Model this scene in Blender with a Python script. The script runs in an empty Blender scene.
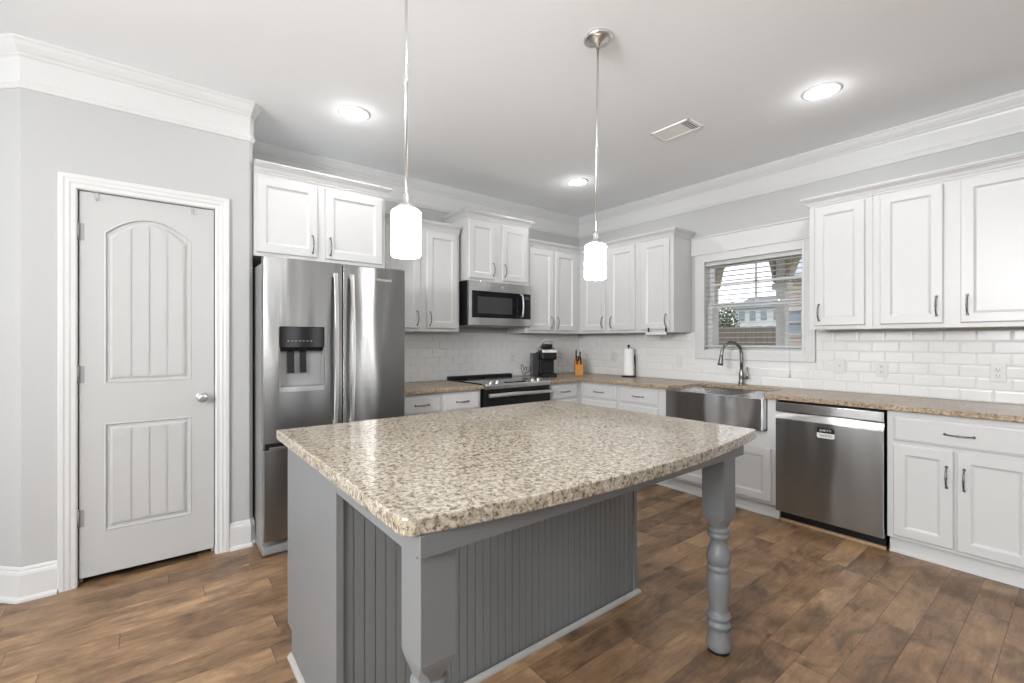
import bpy, bmesh, math, random
from mathutils import Vector, Matrix
random.seed(7)
scn = bpy.context.scene
COL = scn.collection
PI = math.pi

# ------------------------------------------------------------------ camera, world, exposure
H = 2.785                                  # ceiling height
cam_d = bpy.data.cameras.new('camera')
cam = bpy.data.objects.new('camera', cam_d)
COL.objects.link(cam)
cam.location = (-4.1524, -3.8764, 1.2907)
cam.rotation_euler = (PI/2, 0, -0.6573)
cam_d.sensor_width = 36.0
cam_d.lens = 455.93/1024*36.0
cam_d.shift_x = 8.1/1024
cam_d.shift_y = -0.7/1024
cam_d.clip_start = 0.05
scn.camera = cam
scn.view_settings.view_transform = 'Standard'
scn.view_settings.look = 'None'
scn.view_settings.gamma = 1.0
scn.view_settings.use_curve_mapping = False
scn.view_settings.exposure = 0.04

world = bpy.data.worlds.new('overcast_sky')
scn.world = world
world.use_nodes = True
wn = world.node_tree.nodes
wn['Background'].inputs[0].default_value = (0.93, 0.96, 1.0, 1)
wn['Background'].inputs[1].default_value = 1.6

def area(name, loc, rot, sx, sy, power, color=(1, 1, 1), spread=PI):
    d = bpy.data.lights.new(name, 'AREA')
    d.shape = 'RECTANGLE'; d.size = sx; d.size_y = sy
    d.energy = power; d.color = color; d.spread = spread
    o = bpy.data.objects.new(name, d)
    o.location = loc; o.rotation_euler = rot
    COL.objects.link(o)
    return o
# added fill lights set in unseen, made-up windows (left and behind the camera)
XL, YB = -6.7, -8.4                        # far left wall, far back wall
# unseen windows placed for the light and steel reflections, as (from, to, sill height, head height): y ranges in the left wall, x ranges in the back wall
WIN_L = [(-5.9, -4.9, 1.55, 2.55), (-4.3, -2.8, 1.55, 2.55), (-1.70, -1.46, 0.40, 2.30), (-1.28, -1.04, 0.40, 2.30)]
WIN_B = [(-6.2, -5.4, 1.55, 2.55), (-4.6, -3.6, 1.55, 2.55), (-1.92, -1.60, 0.25, 2.30), (-1.38, -1.15, 0.25, 2.30), (-0.66, -0.40, 0.25, 2.30)]
for a, b, c, d in WIN_L:
    wide = b-a > 0.6
    area('fill_left', (XL-0.17, (a+b)/2, (c+d)/2), (0, -PI/2-0.12, 0), d-c, b-a, ((150 if a > -4.5 else 45) if wide else 55)*(b-a), (0.97, 0.985, 1.0))
for a, b, c, d in WIN_B:
    wide = b-a > 0.6
    area('fill_back', ((a+b)/2, YB-0.17, (c+d)/2), (PI/2, 0, 0), b-a, d-c, (14 if wide else 24)*(b-a), (0.97, 0.985, 1.0))
CANS = [(-3.10, -0.905), (-0.985, -0.905), (-0.975, -2.877), (-3.10, -2.877)]
CAN_POWER = 4.3

# ------------------------------------------------------------------ materials
def new_mat(name):
    m = bpy.data.materials.new(name); m.use_nodes = True
    nt = m.node_tree
    return m, nt, nt.nodes['Principled BSDF']
def setin(b, **k):
    for n, v in k.items():
        n = n.replace('_', ' ')
        if n in b.inputs: b.inputs[n].default_value = v
def pmat(name, col, rough=0.5, metal=0.0, var=0.03, scale=6.0, bump=0.0, bscale=200.0, spec=0.5, coat=0.0, trans=0.0, emit=None, estr=0.0):
    m, nt, b = new_mat(name)
    c = (*col, 1)
    N = nt.nodes.new
    tc = N('ShaderNodeTexCoord')
    nz = N('ShaderNodeTexNoise'); nz.inputs['Scale'].default_value = scale; nz.inputs['Detail'].default_value = 3
    nt.links.new(tc.outputs['Object'], nz.inputs['Vector'])
    mx = N('ShaderNodeMix'); mx.data_type = 'RGBA'
    mx.inputs[6].default_value = tuple(max(0, v*(1-var)) for v in col)+(1,)
    mx.inputs[7].default_value = tuple(min(1, v*(1+var)) for v in col)+(1,)
    nt.links.new(nz.outputs['Fac'], mx.inputs[0]); nt.links.new(mx.outputs[2], b.inputs['Base Color'])
    setin(b, Roughness=rough, Metallic=metal)
    b.inputs['Specular IOR Level'].default_value = spec
    if coat: b.inputs['Coat Weight'].default_value = coat; b.inputs['Coat Roughness'].default_value = 0.08
    if trans: b.inputs['Transmission Weight'].default_value = trans
    if emit: b.inputs['Emission Color'].default_value = (*emit, 1); b.inputs['Emission Strength'].default_value = estr
    if bump:
        n2 = N('ShaderNodeTexNoise'); n2.inputs['Scale'].default_value = bscale; n2.inputs['Detail'].default_value = 2
        nt.links.new(tc.outputs['Object'], n2.inputs['Vector'])
        bp = N('ShaderNodeBump'); bp.inputs['Strength'].default_value = bump; bp.inputs['Distance'].default_value = 0.002
        nt.links.new(n2.outputs['Fac'], bp.inputs['Height']); nt.links.new(bp.outputs['Normal'], b.inputs['Normal'])
    return m

def steel_mat(name, col, rough, wave=0.25, vertical=True):
    """brushed stainless steel: fine brush lines plus a faint long ripple of the sheet"""
    m, nt, b = new_mat(name)
    N = nt.nodes.new
    tc = N('ShaderNodeTexCoord')
    mp = N('ShaderNodeMapping'); mp.inputs['Scale'].default_value = (300, 300, 3) if vertical else (3, 3, 300)
    nt.links.new(tc.outputs['Object'], mp.inputs['Vector'])
    nz = N('ShaderNodeTexNoise'); nz.inputs['Scale'].default_value = 1.0; nz.inputs['Detail'].default_value = 2
    nt.links.new(mp.outputs[0], nz.inputs['Vector'])
    mr = N('ShaderNodeMapRange'); mr.inputs['To Min'].default_value = rough*0.95; mr.inputs['To Max'].default_value = rough*1.06
    nt.links.new(nz.outputs['Fac'], mr.inputs['Value']); nt.links.new(mr.outputs[0], b.inputs['Roughness'])
    mp2 = N('ShaderNodeMapping'); mp2.inputs['Scale'].default_value = (5, 5, 1.1)
    nt.links.new(tc.outputs['Object'], mp2.inputs['Vector'])
    n2 = N('ShaderNodeTexNoise'); n2.inputs['Scale'].default_value = 1.0; n2.inputs['Detail'].default_value = 1
    nt.links.new(mp2.outputs[0], n2.inputs['Vector'])
    bp = N('ShaderNodeBump'); bp.inputs['Strength'].default_value = wave; bp.inputs['Distance'].default_value = 0.02
    nt.links.new(n2.outputs['Fac'], bp.inputs['Height']); nt.links.new(bp.outputs['Normal'], b.inputs['Normal'])
    setin(b, Metallic=1.0); b.inputs['Base Color'].default_value = (*col, 1)
    b.inputs['Anisotropic'].default_value = 0.98
    b.inputs['Anisotropic Rotation'].default_value = 0.25
    tg = N('ShaderNodeTangent'); tg.direction_type = 'RADIAL'; tg.axis = 'Z'
    nt.links.new(tg.outputs[0], b.inputs['Tangent'])
    return m

def floor_mat():
    m, nt, b = new_mat('wood_plank_floor')
    N = nt.nodes.new; L = nt.links.new
    def math_(op, a, c=None):
        n = N('ShaderNodeMath'); n.operation = op
        for i, v in enumerate((a, c)):
            if v is None: continue
            if isinstance(v, (int, float)): n.inputs[i].default_value = v
            else: L(v, n.inputs[i])
        return n.outputs[0]
    tc = N('ShaderNodeTexCoord'); sp = N('ShaderNodeSeparateXYZ'); L(tc.outputs['Object'], sp.inputs[0])
    PW = 0.1255
    ry = math_('DIVIDE', math_('ADD', sp.outputs[1], 3.136), PW)
    row = math_('FLOOR', ry); fy = math_('FRACT', ry)
    wr = N('ShaderNodeTexWhiteNoise'); wr.noise_dimensions = '1D'; L(row, wr.inputs['W'])
    rx = math_('ADD', math_('DIVIDE', sp.outputs[0], 0.98), math_('MULTIPLY', wr.outputs['Value'], 7.0))
    colm = math_('FLOOR', rx); fx = math_('FRACT', rx)
    cb = N('ShaderNodeCombineXYZ'); L(row, cb.inputs[0]); L(colm, cb.inputs[1])
    wp = N('ShaderNodeTexWhiteNoise'); wp.noise_dimensions = '2D'; L(cb.outputs[0], wp.inputs['Vector'])
    # grain: noise stretched along the board and shifted per board
    off = N('ShaderNodeVectorMath'); off.operation = 'MULTIPLY_ADD'
    L(wp.outputs['Color'], off.inputs[0]); off.inputs[1].default_value = (37, 41, 13); L(tc.outputs['Object'], off.inputs[2])
    mp = N('ShaderNodeMapping'); mp.inputs['Scale'].default_value = (2.4, 19, 1); L(off.outputs[0], mp.inputs['Vector'])
    g1 = N('ShaderNodeTexNoise'); g1.inputs['Scale'].default_value = 2.2; g1.inputs['Detail'].default_value = 10; g1.inputs['Roughness'].default_value = 0.70; g1.inputs['Distortion'].default_value = 1.0
    L(mp.outputs[0], g1.inputs['Vector'])
    mp3 = N('ShaderNodeMapping'); mp3.inputs['Scale'].default_value = (2.6, 4.2, 1); L(off.outputs[0], mp3.inputs['Vector'])
    g2 = N('ShaderNodeTexNoise'); g2.inputs['Scale'].default_value = 1.6; g2.inputs['Detail'].default_value = 6; g2.inputs['Roughness'].default_value = 0.62; g2.inputs['Distortion'].default_value = 0.7
    L(mp3.outputs[0], g2.inputs['Vector'])
    v = N('ShaderNodeTexVoronoi'); v.inputs['Scale'].default_value = 1.0
    mp2 = N('ShaderNodeMapping'); mp2.inputs['Scale'].default_value = (2.0, 4.2, 1); L(off.outputs[0], mp2.inputs['Vector']); L(mp2.outputs[0], v.inputs['Vector'])
    tone = N('ShaderNodeValToRGB')
    cr = tone.color_ramp; cr.elements[0].position = 0.0; cr.elements[0].color = (0.068, 0.041, 0.025, 1)
    cr.elements[1].position = 1.0; cr.elements[1].color = (0.446, 0.274, 0.144, 1)
    for p_, c_ in ((0.30, (0.145, 0.086, 0.046, 1)), (0.50, (0.228, 0.135, 0.072, 1)), (0.70, (0.291, 0.178, 0.097, 1))):
        e = cr.elements.new(p_); e.color = c_
    mixv = math_('ADD', math_('MULTIPLY', g1.outputs['Fac'], 0.42), math_('MULTIPLY', wp.outputs['Value'], 0.20))
    mixv = math_('ADD', mixv, math_('MULTIPLY', g2.outputs['Fac'], 0.75))
    mixv = math_('SUBTRACT', math_('MULTIPLY', mixv, 2.2), 1.00)
    L(mixv, tone.inputs[0])
    # knots
    kn = N('ShaderNodeMapRange'); kn.inputs['From Min'].default_value = 0.015; kn.inputs['From Max'].default_value = 0.11
    kn.inputs['To Min'].default_value = 0.30; kn.inputs['To Max'].default_value = 1.0; L(v.outputs['Distance'], kn.inputs['Value'])
    # seams
    def seam(f, w):
        d = math_('MINIMUM', f, math_('SUBTRACT', 1.0, f))
        r = N('ShaderNodeMapRange'); r.inputs['From Min'].default_value = 0; r.inputs['From Max'].default_value = w
        r.inputs['To Min'].default_value = 0.25; r.inputs['To Max'].default_value = 1.0; L(d, r.inputs['Value']); return r.outputs[0]
    s = math_('MULTIPLY', seam(fy, 0.014), seam(fx, 0.0022))
    mul = N('ShaderNodeVectorMath'); mul.operation = 'SCALE'; L(tone.outputs[0], mul.inputs[0]); L(math_('MULTIPLY', s, kn.outputs[0]), mul.inputs['Scale'])
    L(mul.outputs[0], b.inputs['Base Color'])
    rr = N('ShaderNodeMapRange'); rr.inputs['To Min'].default_value = 0.26; rr.inputs['To Max'].default_value = 0.46
    L(g1.outputs['Fac'], rr.inputs['Value']); L(rr.outputs[0], b.inputs['Roughness'])
    bp = N('ShaderNodeBump'); bp.inputs['Strength'].default_value = 0.35; bp.inputs['Distance'].default_value = 0.003
    L(math_('ADD', math_('MULTIPLY', g1.outputs['Fac'], 0.25), s), bp.inputs['Height']); L(bp.outputs[0], b.inputs['Normal'])
    return m

def granite_mat(name='speckled_granite', warm=False):
    m, nt, b = new_mat(name)
    N = nt.nodes.new; L = nt.links.new
    tc = N('ShaderNodeTexCoord')
    def noise(sc, det, rough=0.6, dist=0.0):
        n = N('ShaderNodeTexNoise'); n.inputs['Scale'].default_value = sc; n.inputs['Detail'].default_value = det
        n.inputs['Roughness'].default_value = rough; n.inputs['Distortion'].default_value = dist
        L(tc.outputs['Object'], n.inputs['Vector']); return n.outputs['Fac']
    def ramp(f, els):
        r = N('ShaderNodeValToRGB'); e = r.color_ramp.elements
        e[0].position, e[0].color = els[0][0], (*els[0][1], 1); e[1].position, e[1].color = els[-1][0], (*els[-1][1], 1)
        for p_, c_ in els[1:-1]:
            x = e.new(p_); x.color = (*c_, 1)
        L(f, r.inputs[0]); return r.outputs[0]
    k = (0.66, 0.56, 0.455) if warm else (0.66, 0.64, 0.60)
    def c_(r, g, bl): return (r*k[0], g*k[1], bl*k[2])
    base = ramp(noise(58, 7, 0.74, 0.6), [(0.30, c_(0.16, 0.13, 0.105)), (0.41, c_(0.40, 0.35, 0.30)), (0.50, c_(0.60, 0.555, 0.49)), (0.60, c_(0.80, 0.765, 0.71)), (0.8, c_(0.80, 0.73, 0.64))])
    blot = ramp(noise(85, 4, 0.65, 0.5), [(0.36, (0.09, 0.075, 0.06)), (0.42, (0.45, 0.40, 0.34)), (0.48, (1, 1, 1)), (0.9, (1, 1, 1))])
    big = ramp(noise(3.2, 3, 0.5, 0.3), [(0.3, (0.84, 0.80, 0.74)), (0.7, (1.0, 0.99, 0.97))])
    m1 = N('ShaderNodeMix'); m1.data_type = 'RGBA'; m1.blend_type = 'MULTIPLY'; m1.inputs[0].default_value = 0.8; L(base, m1.inputs[6]); L(blot, m1.inputs[7])
    m2 = N('ShaderNodeMix'); m2.data_type = 'RGBA'; m2.blend_type = 'MULTIPLY'; m2.inputs[0].default_value = 1.0; L(m1.outputs[2], m2.inputs[6]); L(big, m2.inputs[7])
    L(m2.outputs[2], b.inputs['Base Color'])
    setin(b, Roughness=0.30 if warm else 0.12); b.inputs['IOR'].default_value = 1.45 if warm else 1.62
    return m

def tile_mat():
    m = pmat('glazed_white_tile', (0.70, 0.70, 0.69), 0.18, var=0.02, scale=9)
    return m

def beadwood(name, col):
    return pmat(name, col, 0.42, var=0.05, scale=3, bump=0.05, bscale=60)

M = {}
M['wall'] = pmat('wall_paint', (0.44, 0.441, 0.436), 0.75, var=0.01, bump=0.05, bscale=350)
M['ceiling'] = pmat('ceiling_paint', (0.90, 0.92, 0.94), 0.85, var=0.01, bump=0.05, bscale=300)
M['vent'] = pmat('white_enamel', (0.93, 0.93, 0.92), 0.4, var=0.01)
M['dark_reflect'] = pmat('wall_darkened_for_reflections', (0.16, 0.165, 0.17), 0.7, var=0.02)  # unseen far wall darkened so the steel reflects a darker room
M['trim'] = pmat('trim_paint', (0.60, 0.60, 0.592), 0.35, var=0.01)
M['door'] = pmat('door_paint', (0.46, 0.46, 0.452), 0.40, var=0.01)
M['cab'] = pmat('cabinet_paint', (0.545, 0.545, 0.54), 0.33, var=0.012)
M['grey'] = beadwood('grey_island_paint', (0.168, 0.174, 0.178))
M['pewter'] = pmat('dark_pewter', (0.22, 0.21, 0.20), 0.28, 1.0, var=0.25, scale=60)
M['nickel'] = pmat('brushed_nickel', (0.70, 0.70, 0.69), 0.30, 1.0, var=0.05, scale=40)
M['steel'] = steel_mat('stainless_steel', (0.37, 0.37, 0.37), 0.25, 0.45)
M['steel_h'] = steel_mat('stainless_steel_across', (0.55, 0.55, 0.545), 0.24, 0.10, False)
M['steel_bright'] = steel_mat('bright_stainless_handle', (0.78, 0.78, 0.77), 0.30, 0.05)
M['fr_side'] = pmat('grey_appliance_side', (0.30, 0.30, 0.30), 0.40, 0.3, var=0.04, bump=0.1, bscale=500)
M['black'] = pmat('black_plastic', (0.010, 0.010, 0.011), 0.38, var=0.1, spec=0.25)
M['gloss_black'] = pmat('black_glass', (0.008, 0.008, 0.009), 0.08, var=0.1, spec=0.25)
M['dark_glass'] = pmat('smoked_glass', (0.045, 0.045, 0.047), 0.08, var=0.1)
M['granite'] = granite_mat()
M['granite_tan'] = granite_mat('tan_speckled_granite', True)
M['floor'] = floor_mat()
M['tile'] = tile_mat()
M['grout'] = pmat('light_grout', (0.68, 0.68, 0.66), 0.8, var=0.03, bump=0.1, bscale=400)
M['plate'] = pmat('white_switch_plastic', (0.62, 0.62, 0.61), 0.35, var=0.01)
M['slot'] = pmat('dark_slot', (0.05, 0.05, 0.05), 0.6)
M['oak'] = pmat('tan_wood_strip', (0.40, 0.27, 0.16), 0.5, var=0.15, scale=30)
M['block'] = pmat('orange_knife_block_wood', (0.52, 0.22, 0.035), 0.4, var=0.15, scale=20)
M['paper'] = pmat('white_paper', (0.86, 0.86, 0.85), 0.9, var=0.02, bump=0.3, bscale=250)
M['blind'] = pmat('white_blind_slat', (0.50, 0.50, 0.49), 0.4, var=0.01)
M['vinyl'] = pmat('white_vinyl_window', (0.70, 0.70, 0.70), 0.35, var=0.01)
M['opal'] = pmat('lit_opal_glass', (0.95, 0.95, 0.95), 0.25, emit=(1.0, 0.985, 0.965), estr=55.0)
M['lamp_lens'] = pmat('lit_lamp_lens', (0.9, 0.9, 0.9), 0.4, emit=(1, 1, 1), estr=30.0)
M['badge'] = pmat('badge_white', (0.60, 0.60, 0.59), 0.4, var=0.01)
M['brick'] = None
def brick_mat():
    m, nt, b = new_mat('weathered_red_brick')
    N = nt.nodes.new
    tc = N('ShaderNodeTexCoord'); mp = N('ShaderNodeMapping'); mp.inputs['Rotation'].default_value = (PI/2, 0, 0)
    nt.links.new(tc.outputs['Object'], mp.inputs['Vector'])
    br = N('ShaderNodeTexBrick'); br.inputs['Scale'].default_value = 1; br.inputs['Brick Width'].default_value = 0.21; br.inputs['Row Height'].default_value = 0.072
    br.inputs['Mortar Size'].default_value = 0.008
    br.inputs['Color1'].default_value = (0.42, 0.25, 0.20, 1); br.inputs['Color2'].default_value = (0.55, 0.38, 0.32, 1); br.inputs['Mortar'].default_value = (0.60, 0.57, 0.53, 1)
    nt.links.new(mp.outputs[0], br.inputs['Vector']); nt.links.new(br.outputs['Color'], b.inputs['Base Color'])
    setin(b, Roughness=0.85)
    return m
M['brick'] = brick_mat()
m_, nt_, b_ = new_mat('clear_window_glass')
gl = nt_.nodes.new('ShaderNodeBsdfGlossy'); gl.inputs['Roughness'].default_value = 0.02
tr = nt_.nodes.new('ShaderNodeBsdfTransparent'); mxs = nt_.nodes.new('ShaderNodeMixShader'); fr_ = nt_.nodes.new('ShaderNodeFresnel'); fr_.inputs[0].default_value = 1.45
nt_.links.new(fr_.outputs[0], mxs.inputs[0]); nt_.links.new(tr.outputs[0], mxs.inputs[1]); nt_.links.new(gl.outputs[0], mxs.inputs[2])
nt_.links.new(mxs.outputs[0], nt_.nodes['Material Output'].inputs[0])
M['glass'] = m_
m_, nt_, b_ = new_mat('clear_plastic')
setin(b_, Roughness=0.15); b_.inputs['Base Color'].default_value = (0.9, 0.9, 0.9, 1); b_.inputs['Transmission Weight'].default_value = 0.75
M['clear'] = m_

# ------------------------------------------------------------------ mesh helpers
class MB:
    def __init__(s): s.bm = bmesh.new()
    def _add(s, verts, faces, smooth=False):
        vs = [s.bm.verts.new(v) for v in verts]
        for f in faces:
            try:
                fc = s.bm.faces.new([vs[i] for i in f]); fc.smooth = smooth
            except ValueError: pass
        return vs
    def box(s, x0, x1, y0, y1, z0, z1, bev=0.0):
        if x1 < x0: x0, x1 = x1, x0
        if y1 < y0: y0, y1 = y1, y0
        if z1 < z0: z0, z1 = z1, z0
        vs = s._add([(x0,y0,z0),(x1,y0,z0),(x1,y1,z0),(x0,y1,z0),(x0,y0,z1),(x1,y0,z1),(x1,y1,z1),(x0,y1,z1)],
                    [(0,3,2,1),(4,5,6,7),(0,1,5,4),(1,2,6,5),(2,3,7,6),(3,0,4,7)])
        if bev > 0:
            es = set()
            for v in vs: es.update(v.link_edges)
            bmesh.ops.bevel(s.bm, geom=list(es), offset=bev, segments=2, profile=0.6, affect='EDGES', clamp_overlap=True)
        return s
    def prism(s, pts, axis, a, b, smooth=False):
        """extrude a 2-D outline along an axis ('x': pts are (y,z); 'y': (x,z); 'z': (x,y))"""
        def P(p, t):
            return {'x': (t, p[0], p[1]), 'y': (p[0], t, p[1]), 'z': (p[0], p[1], t)}[axis]
        n = len(pts)
        vs = [P(p, a) for p in pts]+[P(p, b) for p in pts]
        f = [tuple(range(n)), tuple(range(2*n-1, n-1, -1))]
        V = s._add(vs, f)
        for i in range(n):
            j = (i+1) % n
            fc = s.bm.faces.new((V[i], V[i+n], V[j+n], V[j])); fc.smooth = smooth
        return s
    def lathe(s, prof, c=(0,0,0), seg=28, axis='z', cap=True):
        rings = []
        for r, h in prof:
            ring = []
            for k in range(seg):
                a = 2*PI*k/seg; u, v = r*math.cos(a), r*math.sin(a)
                p = {'z': (u, v, h), 'y': (u, h, v), 'x': (h, u, v)}[axis]
                ring.append(s.bm.verts.new((c[0]+p[0], c[1]+p[1], c[2]+p[2])))
            rings.append(ring)
        for a, b in zip(rings[:-1], rings[1:]):
            for k in range(seg):
                f = s.bm.faces.new((a[k], a[(k+1) % seg], b[(k+1) % seg], b[k])); f.smooth = True
        if cap:
            s.bm.faces.new(rings[0][::-1]); s.bm.faces.new(rings[-1])
        return s
    def tube(s, pts, rad, seg=12, flat=None):
        """round tube through points; rad a number or one per point; flat=(a,b) squashes the section"""
        P = [Vector(p) for p in pts]; n = len(P)
        R = rad if isinstance(rad, (list, tuple)) else [rad]*n
        rings = []; up = None
        for i in range(n):
            t = (P[min(i+1, n-1)]-P[max(i-1, 0)]).normalized()
            if up is None:
                up = Vector((0, 0, 1)) if abs(t.z) < 0.9 else Vector((1, 0, 0))
            s1 = t.cross(up).normalized(); up = s1.cross(t).normalized()
            ring = []
            for k in range(seg):
                a = 2*PI*k/seg
                ca, sa = math.cos(a)*R[i], math.sin(a)*R[i]
                if flat: ca *= flat[0]; sa *= flat[1]
                ring.append(s.bm.verts.new(P[i]+s1*ca+up*sa))
            rings.append(ring)
        for a, b in zip(rings[:-1], rings[1:]):
            for k in range(seg):
                f = s.bm.faces.new((a[k], a[(k+1) % seg], b[(k+1) % seg], b[k])); f.smooth = True
        s.bm.faces.new(rings[0][::-1]); s.bm.faces.new(rings[-1])
        return s
    def sweep(s, path, prof, pre=None, post=None, caps=True):
        """sweep a closed profile of (outward offset, z) along a horizontal polyline of (x, y);
        outward is to the right of travel; mitred corners; pre/post are neighbours beyond the ends"""
        P = [Vector((p[0], p[1])) for p in path]
        full = ([Vector(pre)] if pre else [])+P+([Vector(post)] if post else [])
        o = 1 if pre else 0
        rings = []
        for i in range(len(P)):
            j = i+o
            d0 = (full[j]-full[j-1]).normalized() if j > 0 else None
            d1 = (full[j+1]-full[j]).normalized() if j < len(full)-1 else None
            if d0 is None: d0 = d1
            if d1 is None: d1 = d0
            n0 = Vector((d0.y, -d0.x)); n1 = Vector((d1.y, -d1.x))
            nn = n0+n1; nn = nn/ (nn.length_squared/2) if nn.length > 1e-6 else n0
            rings.append([s.bm.verts.new((P[i].x+nn.x*a, P[i].y+nn.y*a, z)) for a, z in prof])
        m = len(prof)
        for a, b in zip(rings[:-1], rings[1:]):
            for k in range(m):
                s.bm.faces.new((a[k], a[(k+1) % m], b[(k+1) % m], b[k]))
        if caps:
            s.bm.faces.new(rings[0][::-1]); s.bm.faces.new(rings[-1])
        return s
    def loops(s, w, h, steps, x=0, z=0, close=True):
        """rectangular panel facing -y built from concentric insets [(inset, y), ...]"""
        rings = []
        for i, y in steps:
            rings.append([s.bm.verts.new(p) for p in ((x+i, y, z+i), (x+w-i, y, z+i), (x+w-i, y, z+h-i), (x+i, y, z+h-i))])
        for a, b in zip(rings[:-1], rings[1:]):
            for k in range(4):
                s.bm.faces.new((a[k], a[(k+1) % 4], b[(k+1) % 4], b[k]))
        s.bm.faces.new(rings[-1])
        if close: s.bm.faces.new(rings[0][::-1])
        return s
    def mesh(s, name):
        bmesh.ops.recalc_face_normals(s.bm, faces=s.bm.faces)
        me = bpy.data.meshes.new(name); s.bm.to_mesh(me); s.bm.free(); return me
    def build(s, name, mat, parent=None, loc=None, rz=None):
        me = s.mesh(name)
        me.materials.append(mat)
        return link(name, me, parent, loc, rz)
def link(name, me, parent=None, loc=None, rz=None):
    o = bpy.data.objects.new(name, me); COL.objects.link(o)
    if parent: o.parent = parent
    if loc is not None: o.location = loc
    if rz is not None: o.rotation_euler = (0, 0, rz)
    return o
def tag(o, label=None, cat=None, group=None, kind=None):
    if label: o['label'] = label
    if cat: o['category'] = cat
    if group: o['group'] = group
    if kind: o['kind'] = kind
    return o
def thing(name, label, cat, loc=(0,0,0), rz=0, group=None):
    o = link(name, None, None, loc, rz)
    return tag(o, label, cat, group)
def struct(o): o['kind'] = 'structure'; return o
def copy_tree(o, parent=None):
    c = o.copy(); COL.objects.link(c)
    if parent: c.parent = parent
    for ch in list(o.children): copy_tree(ch, c)
    return c
def text_mesh(txt, size, depth=0.0006, bold=0.0):
    cu = bpy.data.curves.new('lettering', 'FONT'); cu.body = txt; cu.size = size
    cu.align_x = 'CENTER'; cu.align_y = 'CENTER'; cu.extrude = depth; cu.offset = bold
    tmp = bpy.data.objects.new('lettering', cu); COL.objects.link(tmp)
    dg = bpy.context.evaluated_depsgraph_get()
    me = bpy.data.meshes.new_from_object(tmp.evaluated_get(dg))
    COL.objects.unlink(tmp); bpy.data.objects.remove(tmp)
    return me
def lettering(name, txt, size, mat, parent, loc, rot=(PI/2, 0, 0), sx=1.0):
    me = text_mesh(txt, size, bold=0.0); me.materials.clear(); me.materials.append(mat)
    o = link(name, me, parent, loc); o.rotation_euler = rot; o.scale = (sx, 1, 1); return o

# ------------------------------------------------------------------ room shell
A_X0 = -3.645          # alcove side wall (right end of the pantry wall)
PY = -0.616            # pantry wall plane
PXL = -4.668           # left corner of the pantry wall
CH = 0.030              # chamfer of the pantry corner
LX, LY = PXL-1.75, PY+1.75   # end of the 45 degree wall
T = 0.12
struct(MB().box(XL-0.2, 0.3, YB-0.2, 1.5, -0.1, 0).build('floor', M['floor']))
cl = MB().box(XL-0.2, 0.3, YB-0.2, 1.5, H, H+0.1).build('ceiling', M['ceiling']); struct(cl)
struct(MB().box(-5.42, 0.14, 0, T, 0, H).build('wall_back', M['wall']))
# right wall with the window opening
WY0, WY1, WZ0, WZ1 = -2.462, -1.600, 1.195, 2.045   # opening
mb = MB()
mb.box(0, 0.14, YB, WY0, 0, H).box(0, 0.14, WY1, 0, 0, H).box(0, 0.14, WY0, WY1, 0, WZ0).box(0, 0.14, WY0, WY1, WZ1, H)
struct(mb.build('wall_right', M['wall']))
# pantry wall with door opening and its small 45 degree return
DX0, DX1, DZ = -4.4576, -3.8535, 2.083
s2 = CH/math.sqrt(2)
xr = A_X0-s2
mb = MB()
J = 0.012
mb.box(PXL, DX0-J, PY, PY+T, 0, H).box(DX0-J, DX1+J, PY, PY+T, DZ+J, H)
mb.prism([(DX1+J, PY), (xr, PY), (A_X0, PY+s2), (A_X0, 0), (A_X0-T, 0), (A_X0-T, PY+T), (DX1+J, PY+T)], 'z', 0, H)
struct(mb.build('wall_pantry', M['wall']))
q = T/math.sqrt(2)
struct(MB().prism([(PXL, PY), (LX, LY), (LX+q, LY+q), (PXL+0.05, PY+T)], 'z', 0, H).build('wall_left', M['wall']))
struct(MB().box(XL, LX+0.03, LY, LY+T, 0, H).build('wall_living', M['wall']))
# far left and far back walls of the open living area, with windows added for light
def wall_openings(name, along, pos, lo, hi, wins, mat='wall'):
    mb = MB(); e = lo
    for a, b, z0, z1 in sorted(wins):
        seg = [(e, a, 0, H), (a, b, 0, z0), (a, b, z1, H)]
        for p, r, u, v in seg:
            if along == 'y': mb.box(pos-0.14, pos, p, r, u, v)
            else: mb.box(p, r, pos-0.14, pos, u, v)
        e = b
    if along == 'y': mb.box(pos-0.14, pos, e, hi, 0, H)
    else: mb.box(e, hi, pos-0.14, pos, 0, H)
    struct(mb.build(name, M[mat]))
wall_openings('wall_far_left', 'y', XL, YB-0.14, LY+T, WIN_L)
wall_openings('wall_far_back', 'x', YB, XL, 0.14, WIN_B, 'dark_reflect')
def added_window(n, along, a, b, z0, z1):  # unseen window, added for the fill light and steel reflections
    r = struct(link('window_%d' % n, None))
    mb = MB()
    def bx(p, r_, u, v, d0=0.02, d1=0.06):
        if along == 'y': mb.box(XL-0.03-d1, XL-0.03-d0+0.04, p, r_, u, v, 0.004)
        else: mb.box(p, r_, YB-0.03-d1, YB-0.03-d0+0.04, u, v, 0.004)
    bx(a, a+0.03, z0, z1); bx(b-0.03, b, z0, z1); bx(a, b, z0, z0+0.04); bx(a, b, z1-0.04, z1)
    mb.build('window_frame', M['vinyl'], r)
    m2 = MB()
    for p, r_, u, v in ((a-0.08, a, z0-0.08, z1+0.08), (b, b+0.08, z0-0.08, z1+0.08), (a, b, z1, z1+0.08), (a, b, z0-0.08, z0)):
        if along == 'y': m2.box(XL, XL+0.018, p, r_, u, v, 0.003)
        else: m2.box(p, r_, YB, YB+0.018, u, v, 0.003)
    m2.build('window_casing', M['trim'], r)
k = 2
for q_ in WIN_L: added_window(k, 'y', *q_); k += 1
for q_ in WIN_B: added_window(k, 'x', *q_); k += 1

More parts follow.
